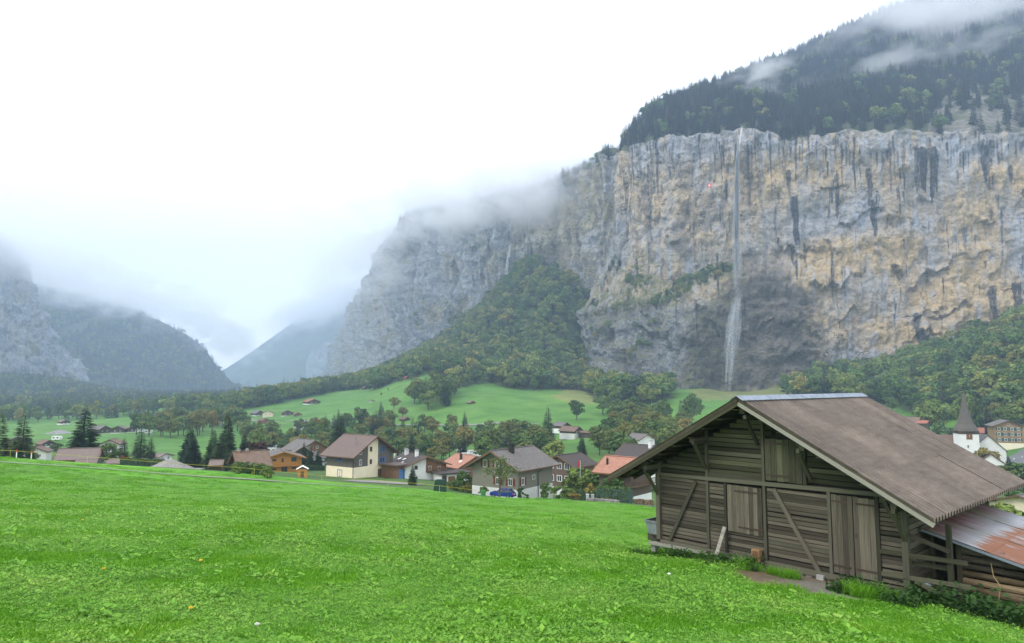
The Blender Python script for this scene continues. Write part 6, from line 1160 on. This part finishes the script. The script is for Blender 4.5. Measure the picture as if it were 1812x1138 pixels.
edge = np.interp(qx, [-400, 0, 225, 450, 620, 750, 860, 1000, 1160, 1300], [97, 98, 103, 108, 112, 110, 112, 107, 93, 58])
lx = (PX - BO[0]) * math.cos(BTH) + (PY - BO[1]) * math.sin(BTH); ly = -(PX - BO[0]) * math.sin(BTH) + (PY - BO[1]) * math.cos(BTH)
inb = (lx > -4.9) & (lx < 8.8) & (ly > .45) & (ly < 9.5)
nzg = fbm(PX / 1.5, PY / 1.5, 0, 3, 77); dirt = inpoly(qx + nzg * 25, qy + nzg * 10, DIRT) & (PY < 40) & (nzg < .55)
dist_path = np.interp(PX, [q[0] for q in [ground_at(*w) for w in ((-150, 80), (10, 86), (160, 90), (300, 95), (450, 101), (560, 104), (700, 106))]], [80, 86, 90, 95, 101, 104, 106]); onp = (np.abs(PY - dist_path) < 2.0) & (PX < -16)
k = (PY < edge) & ~inb & ~dirt & ~onp & (qy < 1180); pts, PS = pts[k], PS[k]; n = len(pts); cn = fbm(pts[:, 0] / 2.5, pts[:, 1] / 2.5, 0, 3, 55) + RG.normal(0, .22, n)
idx = np.where(cn < -.12, RG.integers(0, 3, n), RG.integers(3, 6, n)); idx = np.where((RG.random(n) < .055) & (pts[:, 1] < 45), 6, idx)
rot = np.zeros((n, 3)); rot[:, 2] = RG.uniform(0, 6.28, n); hv = .85 + .5 * sstep(-.1, .5, fbm(pts[:, 0] / 3.5, pts[:, 1] / 3.5, 0, 3, 58)); s = PS * RG.uniform(.7, 1.3, n) * hv; sz = np.stack([s, s, s * np.interp(pts[:, 1], [20, 50, 80], [.95, .6, .32])], -1)
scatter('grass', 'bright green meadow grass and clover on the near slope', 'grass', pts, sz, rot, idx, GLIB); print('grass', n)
# nettles and tall weeds round the barn foot
NL = library([leaves('nettle_clump', 31, 120, .3, .08, .55, .03, .075, GD, .7), leaves('nettle_clump', 32, 110, .32, .05, .42, .03, .08, GD, .8), blades('long_grass', 33, 90, .3, .2, .5, .014, GA)])
wp = []; wi = []; ws = []
def weed(xa, xb, ya, yb, n_, types, smin, smax):
    for i in range(n_):
        x, y = trg.uniform(xa, xb), trg.uniform(ya, yb); X = BO[0] + x * math.cos(BTH) - y * math.sin(BTH); Yw = BO[1] + x * math.sin(BTH) + y * math.cos(BTH); wp.append((X, Yw, float(hz(X, Yw)))); wi.append(trg.choice(types)); ws.append(trg.uniform(smin, smax))
weed(-3.6, .1, .1, .75, 60, [0, 1, 1, 2], .6, 1.1); weed(-1.0, .6, -.7, .2, 16, [2, 1], .4, .8); weed(1.0, 1.9, -.4, .3, 12, [2], .4, .7); weed(3.2, 4.4, .1, .8, 10, [1, 2], .5, .8); weed(4.6, 8.8, .3, 2.2, 120, [0, 0, 1], .8, 1.5); weed(3.2, 5.2, -.9, -.1, 46, [0, 1, 2], .6, 1.0); weed(3.0, 3.3, .6, .8, 4, [1], .8, 1.0); weed(-5.4, -4.2, .6, 1.4, 18, [1, 2], .5, .9)
wp = np.array(wp); rot = np.zeros((len(wp), 3)); rot[:, 2] = RG.uniform(0, 6.28, len(wp)); scatter('nettles', 'dark green nettles and tall weeds along the barn foot', 'weeds', wp, np.array(ws), rot, np.array(wi), NL)
tx, ty = grass_pts(10, 60, 2.6); tz = hz(tx, ty); ta, tb = proj(np.stack([tx, ty, tz], -1)); tk = (tx < 4) & (fbm(tx / 7, ty / 7, 0, 3, 91) > .05) & (tb < 1180); tp = np.stack([tx, ty, tz], -1)[tk]; rot = np.zeros((len(tp), 3)); rot[:, 2] = RG.uniform(0, 6.28, len(tp)); scatter('tall_grass', 'taller darker grass tufts scattered through the meadow', 'grass', tp, RG.uniform(.35, .75, len(tp)), rot, np.full(len(tp), 2), NL)
FLOW = plain('dandelion_yellow', (.75, .48, .02), .1); STEM = plain('flower_stem', (.10, .2, .03), .1); PUFF = plain('seed_head', (.55, .55, .5), .1)
for px, py, l_, m_ in ((335, 1085, 'yellow dandelion in the lower middle of the meadow', FLOW), (353, 994, 'orange yellow dandelion in the middle of the meadow', FLOW), (182, 1010, 'yellow dandelion in the left meadow', FLOW), (60, 897, 'small yellow flower at the far left of the meadow', FLOW), (154, 897, 'small yellow flower high in the left meadow', FLOW), (145, 917, 'small yellow flower below the other two on the left', FLOW), (452, 1117, 'grey dandelion seed head near the lower picture edge', PUFF), (1183, 1018, 'white flower in the grass left of the barn dirt', WHITE), (1228, 972, 'white umbel flower under the barn ledge', WHITE)):
    b = hit(px, py + 14, 8, 60); o = thing('dandelion' if m_ is FLOW else 'wildflower', l_, 'flower', tuple(b)); MB().tube((0, 0, -.05), (.02, 0, .24), .006, .005, 5).build('stem', STEM, o)
    m = MB()
    for i in range(10): a = i * .628; m.poly([(.02, 0, .24), (.02 + .045 * math.cos(a - .25), .045 * math.sin(a - .25), .255), (.02 + .055 * math.cos(a), .055 * math.sin(a), .262), (.02 + .045 * math.cos(a + .25), .045 * math.sin(a + .25), .255)])
    m.tube((.02, 0, .235), (.02, 0, .275), .03, .02, 8); m.build('flower_head', m_, o)
